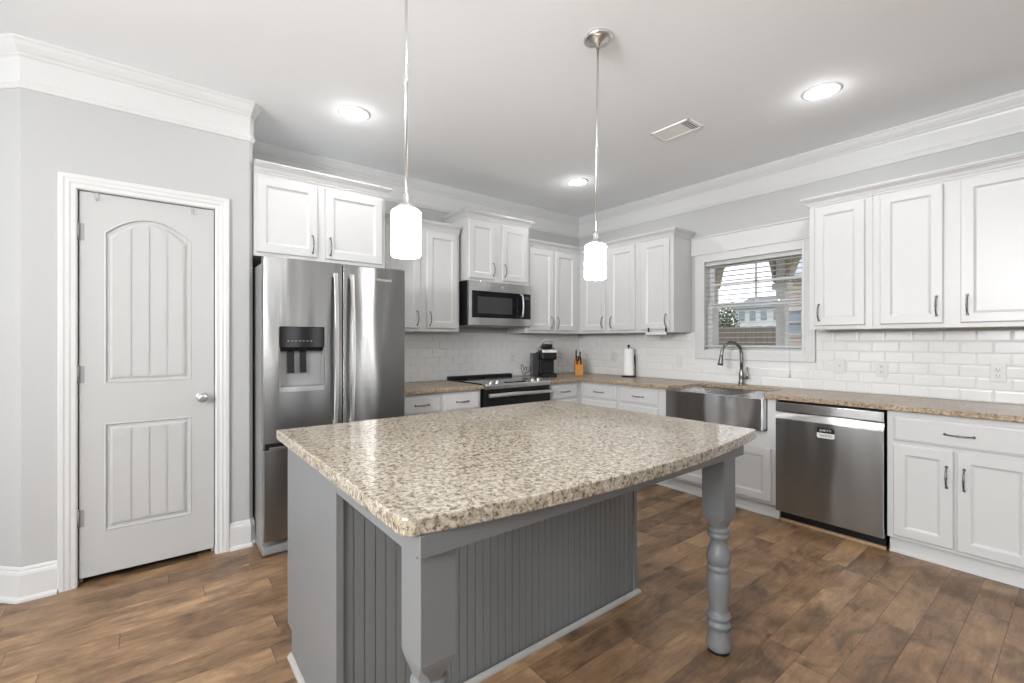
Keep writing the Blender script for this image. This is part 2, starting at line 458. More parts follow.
# crown moulding profile (offset from wall, z)
CROWN = [(0, H), (0.052, H), (0.052, H-0.012), (0.046, H-0.020), (0.040, H-0.036), (0.028, H-0.056), (0.018, H-0.068), (0.018, H-0.076),
         (0.010, H-0.086), (0.007, H-0.100), (0.007, H-0.196), (0.014, H-0.202), (0.016, H-0.214), (0.012, H-0.222), (0.008, H-0.234), (0.004, H-0.238), (0, H-0.238)]
cpath = [(XL, LY), (LX, LY), (PXL, PY), (xr, PY), (A_X0, PY+s2), (A_X0, 0), (0, 0), (0, YB)]
names = ['trim_1', 'trim_2', 'trim_3', 'trim_4', 'trim_5', 'trim_6', 'trim_7']
for i in range(len(cpath)-1):
    mb = MB().sweep([cpath[i], cpath[i+1]], CROWN, cpath[i-1] if i else None, cpath[i+2] if i+2 < len(cpath) else None)
    struct(mb.build(names[i], M['trim']))
# baseboards
BASE = [(0, 0), (0.030, 0), (0.029, 0.012), (0.022, 0.020), (0.015, 0.022), (0.015, 0.128), (0.012, 0.140), (0.008, 0.146), (0.008, 0.154), (0.004, 0.163), (0, 0.165)]
CW = 0.0725   # door casing width
bp_ = [(XL, LY), (LX, LY), (PXL, PY), (DX0-J-CW+0.006, PY)]
struct(MB().sweep(bp_, BASE).build('baseboard_left', M['trim']))
struct(MB().sweep([(DX1+J+CW-0.006, PY), (xr, PY), (A_X0, PY+s2), (A_X0, PY+0.40)], BASE).build('baseboard_pantry', M['trim']))
struct(MB().sweep([(0, -3.80), (0, YB), (XL, YB), (XL, LY)], BASE).build('baseboard_right', M['trim']))

# ------------------------------------------------------------------ pantry door
d = struct(link('door_1', None, None, (DX0, PY, 0)))
W_ = DX1-DX0
prof = [(0, 0), (0.0, 0.010), (0.006, 0.013), (0.022, 0.013), (0.030, 0.017), (0.045, 0.017), (0.052, 0.020), (CW-0.004, 0.020), (CW, 0.015), (CW, 0)]
def casing(mb, x0, x1, ztop, prof):
    # door casing: mitred inverted U around the opening; prof is (distance from the opening edge, thickness)
    rings = []
    for (px, pz, sx, sz) in ((x0, 0, -1, 0), (x0, ztop, -1, 1), (x1, ztop, 1, 1), (x1, 0, 1, 0)):
        rings.append([mb.bm.verts.new((px+sx*u, -t, pz+sz*u)) for u, t in prof])
    n = len(prof)
    for a, b in zip(rings[:-1], rings[1:]):
        for i in range(n):
            mb.bm.faces.new((a[i], a[(i+1) % n], b[(i+1) % n], b[i]))
    mb.bm.faces.new(rings[0][::-1]); mb.bm.faces.new(rings[-1])
mb = MB(); casing(mb, -0.006, W_+0.006, DZ+0.006, prof)
mb.build('door_casing', M['trim'], d)
mb = MB(); mb.box(-J+0.001, -0.003, -0.001, T, 0, DZ+0.003).box(W_+0.003, W_+J-0.001, -0.001, T, 0, DZ+0.003).box(-J+0.001, W_+J-0.001, -0.001, T, DZ+0.003, DZ+J-0.001)
mb.box(0.0, 0.012, 0.052, 0.062, 0, DZ).box(W_-0.012, W_, 0.052, 0.062, 0, DZ)
mb.build('door_jamb', M['trim'], d)
# leaf: stiles and rails around two sunk plank panels, the upper with an arched head
def arch(x, x0, x1, zs, rise):
    u = (2*(x-x0)/(x1-x0)-1)
    return zs+rise*(1-u*u)
mb = MB()
DF, DB = 0.006, 0.041        # leaf front / back (y)
zb, zt = 0.034, DZ
NP = 24
def panel(mb, x0, x1, z0, z1, rise):
    """sunken panel: returns its outer rim; sloped moulding to a field with planks"""
    xs = [x0+(x1-x0)*i/NP for i in range(NP+1)]
    def rim(ins, y):
        xa, xb = x0+ins, x1-ins
        X = [xa+(xb-xa)*i/NP for i in range(NP+1)]
        bot = [mb.bm.verts.new((x, y, z0+ins)) for x in X]
        top = [mb.bm.verts.new((x, y, (arch(x0+(x-xa)/(xb-xa)*(x1-x0), x0, x1, z1, rise) if rise else z1)-ins)) for x in X]
        return bot+top[::-1]
    R = [rim(i, y) for i, y in ((0, DF), (0.006, DF-0.003), (0.012, DF+0.007), (0.022, DF+0.008), (0.034, DF+0.001))]
    n = len(R[0])
    for a, b in zip(R[:-1], R[1:]):
        for i in range(n):
            f = mb.bm.faces.new((a[i], a[(i+1) % n], b[(i+1) % n], b[i]))
    # field as vertical planks with v-grooves
    last = R[-1]; m = NP+1
    bot, top = last[:m], last[m:][::-1]
    nxt = None
    for i in range(NP):
        q4 = (bot[i], bot[i+1], top[i+1], top[i])
        mb.bm.faces.new(q4)
    return [v.co.copy() for v in R[0][:m]], [v.co.copy() for v in R[0][m:][::-1]]
px0, px1 = 0.101, 0.492
PAN = [(px0, px1, 0.262, 0.845, 0.0), (px0, px1, 1.058, 1.880, 0.095)]
# face sheet around the panels
xs = [px0+(px1-px0)*i/NP for i in range(NP+1)]
def quad(a, b, c, e): mb.bm.faces.new([mb.bm.verts.new(v) for v in (a, b, c, e)])
def rect(x0, x1, z0, z1): quad((x0, DF, z0), (x1, DF, z0), (x1, DF, z1), (x0, DF, z1))
rect(0, px0, zb, zt); rect(px1, W_, zb, zt); rect(px0, px1, zb, PAN[0][2]); rect(px0, px1, PAN[0][3], PAN[1][2])
for i in range(NP):
    a, b = xs[i], xs[i+1]
    quad((a, DF, arch(a, px0, px1, 1.880, 0.095)), (b, DF, arch(b, px0, px1, 1.880, 0.095)), (b, DF, zt), (a, DF, zt))
for p in PAN: panel(mb, *p)
# plank beads standing between v-grooves on the two fields
for p in PAN:
    xa, xb = p[0]+0.036, p[1]-0.036
    for g in range(4):
        u0 = xa+(xb-xa)*g/4+0.004; u1 = xa+(xb-xa)*(g+1)/4-0.004
        z0_ = p[2]+0.040
        def tp(x): return (arch(p[0]+(x-(p[0]+.034))/(p[1]-p[0]-.068)*(p[1]-p[0]), p[0], p[1], p[3], p[4]) if p[4] else p[3])-0.040
        pts = [(u0, z0_), (u1, z0_)]+[(u1+(u0-u1)*t/5, tp(u1+(u0-u1)*t/5)) for t in range(6)]
        mb.prism(pts, 'y', DF+0.001, DF-0.0025)
mb.box(0, W_, DF+0.010, DB, zb, zt)
for (x0_, x1_, z0_, z1_) in ((0, 0.002, zb, zt), (W_-0.002, W_, zb, zt), (0, W_, zt-0.002, zt), (0, W_, zb, zb+0.002)):
    mb.box(x0_, x1_, DF, DF+0.011, z0_, z1_)
leaf = mb.build('door_leaf', M['door'], d)
kx, kz = W_-0.062, 0.955
mb = MB()
mb.lathe([(0.030, DF), (0.031, DF-0.004), (0.027, DF-0.009), (0.013, DF-0.012), (0.012, DF-0.030), (0.020, DF-0.036), (0.027, DF-0.046), (0.028, DF-0.056), (0.024, DF-0.066), (0.012, DF-0.071)], (kx, 0, kz), 28, 'y')
kb = mb.build('door_knob', M['nickel'], leaf); kb['label'] = 'round brushed nickel knob'
for hz in (1.866, 1.112, 0.352):
    mb = MB(); mb.lathe([(0.007, hz-0.045), (0.007, hz+0.045)], (-0.004, DF-0.006, 0), 12).lathe([(0.004, hz+0.045), (0.0085, hz+0.048), (0.004, hz+0.054)], (-0.004, DF-0.006, 0), 12)
    mb.box(-0.002, 0.022, DF-0.001, DF+0.002, hz-0.045, hz+0.045)
    hh = mb.build('hinge', M['fr_side'], leaf)
mb = MB(); mb.box(W_-0.0015, W_+0.002, DF-0.001, DF+0.020, kz-0.03, kz+0.03, 0.0005)
mb.build('strike_plate', M['pewter'], d)
for n_, hx in (('left', 0.072), ('right', 0.497)):
    mb = MB()
    zt_ = DZ
    mb.box(-0.009, 0.009, DF-0.0035, DF-0.001, zt_-0.040, zt_+0.002, 0.0006).box(-0.009, 0.009, DF-0.0035, DF+0.030, zt_, zt_+0.0022)
    pts = [(0, DF-0.004, zt_-0.034), (0, DF-0.012, zt_-0.044), (0, DF-0.022, zt_-0.042), (0, DF-0.026, zt_-0.030)]
    mb.tube(pts, 0.003, 8)
    o = mb.build('over_door_hook', M['clear'], None, (DX0+hx, PY, 0))
    tag(o, 'clear plastic hook over the pantry door top, nearer the %s' % ('hinges' if n_ == 'left' else 'knob side'), 'hook', 'clear hooks over the pantry door')

# ------------------------------------------------------------------ recessed ceiling lights, vent
def can_light(x, y, label):
    t = thing('recessed_light', label, 'ceiling light', (x, y, H), 0, 'recessed ceiling lights')
    MB().lathe([(0.070, 0.0), (0.072, -0.003), (0.090, -0.006), (0.098, -0.004), (0.100, 0.0)], (0, 0, 0), 40).build('trim_ring', M['vent'], t)
    MB().lathe([(0.001, -0.020), (0.030, -0.0185), (0.055, -0.013), (0.068, -0.006), (0.0715, 0.0)], (0, 0, 0), 40).build('lens', M['lamp_lens'], t)
    ld = bpy.data.lights.new('recessed_lamp', 'SPOT'); ld.energy = CAN_POWER*PI; ld.spot_size = math.radians(172); ld.spot_blend = 0.25; ld.shadow_soft_size = 0.05
    lo = bpy.data.objects.new('recessed_lamp', ld); COL.objects.link(lo); lo.parent = t; lo.location = (0, 0, -0.03)
    ld = bpy.data.lights.new('recessed_lamp_glow', 'POINT'); ld.energy = 0.9; ld.shadow_soft_size = 0.02
    lo = bpy.data.objects.new('recessed_lamp_glow', ld); COL.objects.link(lo); lo.parent = t; lo.location = (0, 0, -0.045)
    return t
clabels = ['lit round recessed ceiling light nearest the pantry and refrigerator', 'lit round recessed ceiling light nearest the far corner of the room',
           'lit round recessed ceiling light above the dishwasher side', 'lit round recessed ceiling light above the near end of the island']
for i, (x, y) in enumerate(CANS):
    can_light(x, y, clabels[i])
t = thing('ceiling_vent', 'white rectangular ceiling air vent with open louvre at one end', 'air vent', (-1.21, -2.065, H))
mb = MB(); w2, l2 = 0.095, 0.150
for a in ((-w2, w2, -l2, -l2+0.016), (-w2, w2, l2-0.016, l2), (-w2, -w2+0.016, -l2, l2), (w2-0.016, w2, -l2, l2)): mb.box(a[0], a[1], a[2], a[3], -0.008, 0, 0.001)
mb.build('frame', M['vent'], t)
MB().box(-w2+0.01, w2-0.01, -l2+0.01, -0.078, -0.002, -0.0005).build('duct_opening', M['slot'], t)
MB().box(-w2+0.01, w2-0.01, -0.077, l2-0.01, -0.0028, -0.0005).build('cover_plate', M['vent'], t)
mb = MB()
for i in range(16):
    y = -l2+0.022+i*0.017
    tilt = 0.008 if y > -0.078 else 0.001
    mb.prism([(y, -0.003), (y+(0.0155 if y > -0.078 else 0.004), -0.003-0.002), (y+(0.0155 if y > -0.078 else 0.004), -0.0065), (y, -0.0045)], 'x', -w2+0.014, w2-0.014)
mb.build('louvre', M['vent'], t)

# ------------------------------------------------------------------ cabinetry
def handle_mesh(L=0.115):
    """arched pewter pull standing off the face towards -y, long axis z, centred"""
    mb = MB(); n = 17; pts = []; rad = []
    for i in range(n):
        u = i/(n-1)*2-1
        pts.append((0, -0.006-0.022*(1-abs(u)**2.6), u*L/2))
        rad.append(0.0042+0.0022*math.exp(-(u/0.10)**2)+0.0012*math.exp(-((abs(u)-0.45)/0.07)**2)-0.001*(abs(u) > 0.75))
    mb.tube(pts, rad, 10)
    for sg in (-1, 1):
        mb.lathe([(0.0075, 0.0), (0.0080, -0.003), (0.0055, -0.007), (0.0035, -0.010)], (0, 0, sg*L/2), 14, 'y')
    me = mb.mesh('handle'); me.materials.append(M['pewter']); return me
HM = handle_mesh()
def door_mesh(w, h, fr=0.058, t=0.019):
    mb = MB()
    mb.loops(w, h, [(0, 0), (0, -t+0.005), (0.003, -t+0.002), (0.005, -t), (fr-0.004, -t), (fr, -t+0.002), (fr+0.003, -t+0.006), (fr+0.010, -t+0.0095), (fr+0.016, -t+0.0100)])
    return mb
def drawer_mesh(w, h, t=0.019):
    mb = MB()
    mb.loops(w, h, [(0, 0), (0, -t+0.008), (0.004, -t+0.005), (0.012, -t+0.003), (0.014, -t), (0.016, -t)])
    return mb
CABCROWN = [(0, 0), (0.008, 0), (0.008, 0.010), (0.013, 0.014), (0.020, 0.030), (0.034, 0.044), (0.040, 0.048), (0.040, 0.054), (0.047, 0.056), (0.047, 0.066), (0, 0.066)]
def cabinet(name, label, group, origin, rz, W, D, z0, z1, doors=(), drawers=(), crown=None, toe=False, notch=None, mat='cab', shoe=True):
    """origin: front left bottom corner seen from the front; doors (x0,x1,z0,z1, handle x, handle z) ; drawers (x0,x1,z0,z1)"""
    t = thing(name, label, 'cabinet', origin, rz, group)
    mb = MB()
    if toe:
        pts = [(0, 0.105), (0, z1), (D, z1), (D, 0), (0.070, 0), (0.070, 0.105)]
        if notch:   # front lowered between x0..x1 for the apron sink
            nx0, nx1, nz = notch
            mb.prism(pts, 'x', 0, nx0); mb.prism(pts, 'x', nx1, W)
            mb.prism([(0, 0.105), (0, nz), (D, nz), (D, 0), (0.070, 0), (0.070, 0.105)], 'x', nx0, nx1)
        else:
            mb.prism(pts, 'x', 0, W)
    else:
        mb.box(0, W, 0, D, z0, z1, 0.0015)
    mb.build('body', M[mat], t)
    if toe and shoe:
        MB().prism([(0.070, 0.0), (0.048, 0.0), (0.049, 0.012), (0.058, 0.022), (0.058, 0.070), (0.064, 0.080), (0.070, 0.080)], 'x', 0, W).build('toe_moulding', M['trim' if mat == 'cab' else mat], t)
    for dd in doors:
        o = door_mesh(dd[1]-dd[0], dd[3]-dd[2]).build('door', M[mat], t, (dd[0], -0.0005, dd[2]))
        if len(dd) > 4:
            link('handle', HM, o, (dd[4]-dd[0], -0.019, dd[5]-dd[2]))
    for dd in drawers:
        o = drawer_mesh(dd[1]-dd[0], dd[3]-dd[2]).build('drawer', M[mat], t, (dd[0], -0.0005, dd[2]))
        hh = link('handle', HM, o, ((dd[1]-dd[0])/2, -0.019, (dd[3]-dd[2])/2)); hh.rotation_euler = (0, PI/2, 0)
    if crown:
        path, pre, post = crown
        MB().sweep(path, [(a, z1-0.004+b) for a, b in CABCROWN], pre, post).build('crown', M[mat], t)
    return t
RB = -PI/2     # cabinets on the right wall face -x
UB, UT = 1.372, 2.272
HZ = 1.485
# back wall uppers
FY = -0.61
cabinet('upper_cabinet', 'deep white two-door cabinet above the stainless refrigerator', 'white wall cabinets', (-3.640, FY, 0), 0, 0.875, 0.60, 1.835, 2.372,
        [(0.012, 0.384, 1.858, 2.345, 0.384-0.032, 1.945), (0.438, 0.850, 1.858, 2.345, 0.438+0.032, 1.945)],
        crown=([(0, 0), (0.875, 0), (0.875, 0.60)], None, None))
U = -0.311
cabinet('upper_cabinet', 'white two-door wall cabinet between refrigerator and microwave', 'white wall cabinets', (-2.700, U, 0), 0, 0.780, -U-0.004, UB, UT,
        [(0.055, 0.378, UB+0.028, UT-0.02, 0.378-0.030, HZ), (0.440, 0.755, UB+0.028, UT-0.02, 0.440+0.030, HZ)],
        crown=([(0, 0), (0.780, 0)], None, None))
cabinet('upper_cabinet', 'raised white two-door cabinet directly above the microwave', 'white wall cabinets', (-1.885, -0.380, 0), 0, 0.750, 0.376, 1.846, 2.426,
        [(0.018, 0.320, 1.868, 2.400, 0.290, 1.965), (0.400, 0.718, 1.868, 2.400, 0.430, 1.965)],
        crown=([(0, 0.372), (0, 0), (0.750, 0), (0.750, 0.372)], None, None))
# filler strip between the microwave cabinet and its left neighbour belongs to the raised cabinet's side
cabinet('upper_cabinet', 'white two-door wall cabinet right of the microwave ending in the corner', 'white wall cabinets', (-1.130, U, 0), 0, 0.818, -U-0.004, UB, UT,
        [(0.045, 0.385, UB+0.028, UT-0.02, 0.355, HZ), (0.415, 0.735, UB+0.028, UT-0.02, 0.445, HZ)],
        crown=([(0, 0), (1.130+U, 0)], None, (1.130+U, -1.0)))
cabinet('upper_cabinet', 'white two-door wall cabinet beside the corner on the window wall', 'white wall cabinets', (U, -0.004, 0), RB, 1.096, -U-0.004, UB, UT,
        [(0.363, 0.678, UB+0.028, UT-0.02, 0.648, HZ), (0.737, 1.059, UB+0.028, UT-0.02, 0.767, HZ)],
        crown=([(0.307, 0), (1.096, 0)], (0.307, -1.0), None))
cabinet('upper_cabinet', 'white single-door wall cabinet just left of the window', 'white wall cabinets', (U, -1.101, 0), RB, 0.383, -U-0.004, UB, UT,
        [(0.040, 0.345, UB+0.028, UT-0.02, 0.315, HZ)],
        crown=([(0, 0), (0.383, 0), (0.383, -U-0.004)], None, None))
cabinet('upper_cabinet', 'white single-door wall cabinet just right of the window', 'white wall cabinets', (U, -2.590, 0), RB, 0.374, -U-0.004, UB, UT,
        [(0.036, 0.333, UB+0.028, UT-0.02, 0.066, HZ+0.01)],
        crown=([(0, -U-0.004), (0, 0), (0.374, 0)], None, None))
cabinet('upper_cabinet', 'white two-door wall cabinet at the right edge above the base cabinet', 'white wall cabinets', (U, -2.965, 0), RB, 0.790, -U-0.004, UB, UT,
        [(0.039, 0.346, UB+0.028, UT-0.02, 0.316, HZ+0.02), (0.421, 0.750, UB+0.028, UT-0.02, 0.451, HZ+0.02)],
        crown=([(0, 0), (0.790, 0), (0.790, -U-0.004)], None, None))
# base cabinets
F0 = -0.607; BT = 0.873; BD = -F0-0.004
cabinet('base_cabinet', 'white base cabinet with two drawers between refrigerator and range', 'white base cabinets', (-2.700, F0, 0), 0, 0.812, BD, 0, BT,
        [(0.065, 0.412, 0.125, 0.690, 0.380, 0.52), (0.440, 0.795, 0.125, 0.690, 0.470, 0.52)], [(0.065, 0.412, 0.712, 0.850), (0.440, 0.795, 0.712, 0.850)], toe=True)
cabinet('base_cabinet', 'white base cabinet between the range and the corner', 'white base cabinets', (-1.092, F0, 0), 0, 1.088, BD, 0, BT,
        [(0.055, 0.405, 0.125, 0.690, 0.09, 0.52)], [(0.055, 0.405, 0.712, 0.850)], toe=True)
cabinet('base_cabinet', 'white base cabinet with two drawers between corner and sink', 'white base cabinets', (F0, F0, 0), RB, 0.983, BD, 0, BT,
        [(0.035, 0.457, 0.125, 0.690, 0.425, 0.52), (0.505, 0.915, 0.125, 0.690, 0.535, 0.52)], [(0.035, 0.457, 0.712, 0.850), (0.505, 0.915, 0.712, 0.850)], toe=True)
cabinet('sink_base_cabinet', 'white two-door cabinet under the stainless apron sink', 'white base cabinets', (F0, -1.592, 0), RB, 0.890, BD, 0, BT,
        [(0.035, 0.430, 0.125, 0.508, 0.400, 0.44), (0.455, 0.858, 0.125, 0.508, 0.487, 0.44)], toe=True, notch=(0.040, 0.830, 0.630))
bc = cabinet('base_cabinet', 'white base cabinet with one wide drawer right of the dishwasher', 'white base cabinets', (F0, -3.105, 0), RB, 0.640, BD, 0, BT,
        [(0.030, 0.292, 0.125, 0.672, 0.264, 0.525), (0.304, 0.600, 0.125, 0.672, 0.334, 0.525)], [(0.030, 0.600, 0.694, 0.838)], toe=True)

# ------------------------------------------------------------------ countertops
def slab(mb, pts, z0, z1, bev=0.004):
    """polygonal stone slab with eased top and bottom edges"""
    n = len(pts)
    def off(d):
        out = []
        for i in range(n):
            a, b, c = Vector(pts[i-1]), Vector(pts[i]), Vector(pts[(i+1) % n])
            d0, d1 = (b-a).normalized(), (c-b).normalized()
            n0, n1 = Vector((-d0.y, d0.x)), Vector((-d1.y, d1.x)); nn = n0+n1
            nn = nn/(nn.length_squared/2) if nn.length > 1e-5 else n0
            out.append(b+nn*d)
        return out
    lv = [(bev, z0), (bev*0.3, z0+bev*0.3), (0, z0+bev), (0, z1-bev), (bev*0.3, z1-bev*0.3), (bev, z1)]
    R = []
    for d_, z in lv: R.append([mb.bm.verts.new((p.x, p.y, z)) for p in off(d_)])
    for a, b in zip(R[:-1], R[1:]):
        for i in range(n): mb.bm.faces.new((a[i], a[(i+1) % n], b[(i+1) % n], b[i]))
    mb.bm.faces.new(R[0][::-1]); mb.bm.faces.new(R[-1])
CT0, CT1, CF = 0.874, 0.906, -0.655
mb = MB()
slab(mb, [(-2.700, CF), (-1.882, CF), (-1.882, -0.014), (-2.700, -0.014)], CT0, CT1)
tag(mb.build('countertop', M['granite_tan']), 'short granite countertop between the refrigerator and the range', 'countertop', 'granite wall countertops')
mb = MB()
# L-shaped run with the cut-out around the farmhouse sink (counter-clockwise outline)
cut = [(CF, -1.640), (-0.560, -1.655), (-0.50, -1.690), (-0.175, -1.690), (-0.155, -1.710), (-0.155, -2.350), (-0.175, -2.370), (-0.50, -2.370), (-0.560, -2.400), (CF, -2.418)]
outl = [(-1.098, -0.014), (-1.098, CF), (CF-0.010, CF), (CF, CF-0.010)]+cut+[(CF, -3.750), (-0.014, -3.750), (-0.014, -0.014)]
slab(mb, outl, CT0, CT1)
tag(mb.build('countertop', M['granite_tan']), 'long granite countertop from the range round the corner past the sink', 'countertop', 'granite wall countertops')

# ------------------------------------------------------------------ backsplash tiles (bevelled running bond)
def tiles(name, W, z0, z1, loc, rz, holes=()):
    base = MB(); h0, h1, v0, v1 = holes[0]
    if h1 > h0: base.box(0, h0, 0.002, 0.007, z0, z1).box(h1, W, 0.002, 0.007, z0, z1).box(h0, h1, 0.002, 0.007, z0, v0)
    else: base.box(0, W, 0.002, 0.007, z0, z1)
    root = link(name, None, None, loc, rz); struct(root)
    base.build('grout_bed', M['grout'], root)
    mb = MB(); tw, th, g = 0.1524, 0.0762, 0.0016
    r = 0; z = z0
    while z < z1-0.01:
        zt_ = min(z+th, z1); x = -(tw/2 if r % 2 else 0)-0.02
        while x < W-0.004:
            a, b = max(x, 0), min(x+tw, W)
            if b-a > 0.012:
                segs = [(a, b)]
                for (h0, h1, v0, v1) in holes:
                    if z < v1-0.01 and zt_ > v0+0.01:
                        ns = []
                        for (p, q_) in segs:
                            if h0 > p: ns.append((p, min(q_, h0)))
                            if h1 < q_: ns.append((max(p, h1), q_))
                            if h0 >= q_ or h1 <= p: ns = ns if (p, q_) in ns else ns
                        segs = [s_ for s_ in ns if s_[1]-s_[0] > 0.012]
                for (p, q_) in segs:
                    bv = 0.009
                    w, h = q_-p-2*g, zt_-z-2*g
                    bw = min(bv, w*0.35, h*0.35)
                    mb.loops(w, h, [(0, 0.002), (0, -0.001), (bw*0.5, -0.0024), (bw, -0.0031), (bw+0.001, -0.0032)], p+g, z+g, close=False)
            x += tw
        z += th; r += 1
    mb.build('tile', M['tile'], root)['kind'] = 'stuff'
    return root
tiles('wall_backsplash_back', 2.695, CT1, UB, (-2.700, -0.0075, 0), 0, holes=[(0, 0, 0, 0)])
wlo, whi = 1.524, 2.536   # window casing along local x
tiles('wall_backsplash_right', 3.742, CT1, UB, (-0.0075, -0.008, 0), RB, holes=[(wlo-0.008, whi-0.008, 1.118, 2.0)])

# ------------------------------------------------------------------ kitchen window with casing, sashes and blind
w = struct(link('window_1', None, None, (0, 0, 0), 0))
mb = MB()
ZC0 = 1.120
def cas(y0, y1, z0, z1, x=-0.020, b=0.003): mb.box(x, -0.0005, y0, y1, z0, z1, b)
cas(-1.610, -1.528, ZC0, 2.105); cas(-2.530, -2.452, ZC0, 2.105); cas(-2.452, -1.610, ZC0, 1.200); cas(-2.452, -1.610, 2.030, 2.105)
mb.box(-0.026, -0.0005, -1.624, -1.604, 1.190, 2.04, 0.002).box(-0.026, -0.0005, -2.458, -2.440, 1.190, 2.04, 0.002)
mb.build('window_casing', M['trim'], w)
mb = MB()
mb.box(-0.018, -0.0005, -2.585, -1.488, 2.120, 2.262, 0.002)
mb.box(-0.030, -0.0005, -2.585, -1.488, 2.103, 2.121, 0.004)
mb.box(-0.028, -0.0005, -2.585, -1.488, 2.262, 2.276, 0.003)
mb.build('window_header', M['trim'], w)
mb = MB()   # jambs and sill of the opening
mb.box(0.0, 0.14, WY1-0.012, WY1-0.001, WZ0, WZ1-0.012).box(0.0, 0.14, WY0+0.001, WY0+0.012, WZ0, WZ1-0.012).box(0.0, 0.14, WY0+0.001, WY1-0.001, WZ1-0.012, WZ1-0.001).box(-0.005, 0.14, WY0+0.001, WY1-0.001, WZ0, WZ0+0.014)
mb.build('window_jamb', M['trim'], w)
ya, yb_ = WY0+0.012, WY1-0.012
def sash(name, x0, x1, z0, z1, grille):
    mb = MB(); f = 0.040
    mb.box(x0, x1, ya, ya+f, z0, z1, 0.003).box(x0, x1, yb_-f, yb_, z0, z1, 0.003).box(x0, x1, ya+f, yb_-f, z0, z0+f, 0.003).box(x0, x1, ya+f, yb_-f, z1-f, z1, 0.003)
    s_ = mb.build(name, M['vinyl'], w)
    xm = (x0+x1)/2
    if grille:
        MB().box(xm-0.006, xm+0.006, (ya+yb_)/2-0.009, (ya+yb_)/2+0.009, z0+f, z1-f).box(xm-0.006, xm+0.006, ya+f, yb_-f, (z0+z1)/2+0.002, (z0+z1)/2+0.018).build('grille', M['vinyl'], s_)
    MB().box(xm-0.002, xm+0.002, ya+f-0.004, yb_-f+0.004, z0+f-0.004, z1-f+0.004).build('glass', M['glass'], s_)
sash('upper_sash', 0.100, 0.128, 1.600, WZ1-0.014, True)
sash('lower_sash', 0.070, 0.098, WZ0+0.015, 1.642, False)
mb = MB()
for yy in (-1.85, -2.22): mb.box(0.060, 0.070, yy-0.02, yy+0.02, 1.630, 1.648, 0.003)
mb.build('sash_lock', M['nickel'], w)
bl = thing('window_blind', 'white slatted horizontal blind hanging open in the kitchen window', 'window blind', (0.034, (ya+yb_)/2, 0))
hw = (yb_-ya)/2-0.006
MB().box(-0.026, 0.026, -hw, hw, WZ1-0.052, WZ1-0.014, 0.003).build('headrail', M['blind'], bl)
mb = MB()
zz = WZ1-0.072
zs = []
while zz > 1.262:
    zs.append(zz); zz -= 0.0435
for z_ in zs:
    mb.prism([(-0.024, z_-0.0004), (0.0, z_+0.0008), (0.024, z_-0.0004), (0.024, z_+0.0022), (0.0, z_+0.0034), (-0.024, z_+0.0022)], 'y', -hw, hw)
mb.build('slats', M['blind'], bl)
MB().box(-0.024, 0.024, -hw, hw, 1.232, 1.250, 0.003).build('bottom_rail', M['blind'], bl)
mb = MB()
for yy in (-hw+0.07, 0, hw-0.07):
    for xx in (-0.0245, 0.0245): mb.tube([(xx, yy, 1.245), (xx, yy, WZ1-0.05)], 0.0009, 6)
mb.build('ladder_cord', M['blind'], bl)
mb = MB(); yy = -hw+0.09
mb.tube([(-0.027, yy, WZ1-0.04), (-0.062, yy, 1.60), (-0.066, yy, 1.02)], 0.0011, 6)
mb.lathe([(0.003, 1.022), (0.006, 1.014), (0.008, 0.992), (0.004, 0.988)], (-0.066, yy, 0), 10)
mb.build('pull_cord', M['blind'], bl)

# ------------------------------------------------------------------ switch and outlet plates
def plate(loc, rz, kind, label):
    t = thing('wall_switch' if kind == 's' else 'wall_outlet', label, 'light switch' if kind == 's' else 'power outlet', loc, rz, 'wall plates on the tiled backsplash')
    MB().box(-0.035, 0.035, -0.006, 0.0, -0.057, 0.057, 0.0025).build('cover_plate', M['plate'], t)
    if kind == 's':
        MB().box(-0.005, 0.005, -0.016, -0.005, -0.004, 0.012, 0.001).box(-0.008, 0.008, -0.0075, -0.005, -0.016, 0.016, 0.0008).build('toggle', M['plate'], t)
    else:
        for sz in (-0.0195, 0.0195):
            f = MB().box(-0.0165, 0.0165, -0.0080, -0.005, sz-0.0135, sz+0.0135, 0.003).build('socket', M['plate'], t)
            MB().box(-0.0085, -0.0058, -0.0088, -0.0078, sz-0.004, sz+0.007).box(0.0058, 0.0085, -0.0088, -0.0078, sz-0.003, sz+0.006).box(-0.003, 0.003, -0.0088, -0.0078, sz-0.011, sz-0.006).build('slot', M['slot'], f)
XP = -0.0125
plate((XP, -0.542, 1.107), RB, 'o', 'white outlet on the window wall left of the paper towels')
plate((XP, -1.36, 1.090), RB, 's', 'white switch plate just left of the kitchen window')
plate((XP, -2.690, 1.099), RB, 's', 'white toggle switch plate just right of the kitchen window')
plate((XP, -2.945, 1.090), RB, 'o', 'white outlet above the right part of the dishwasher')
plate((XP, -3.512, 1.094), RB, 'o', 'white outlet nearest the right edge of the view')
plate((-1.049, XP, 1.105), 0, 'o', 'white outlet on the back wall left of the coffee maker')
plate((-0.33, XP, 1.110), 0, 'o', 'white outlet on the back wall between coffee maker and knife block')

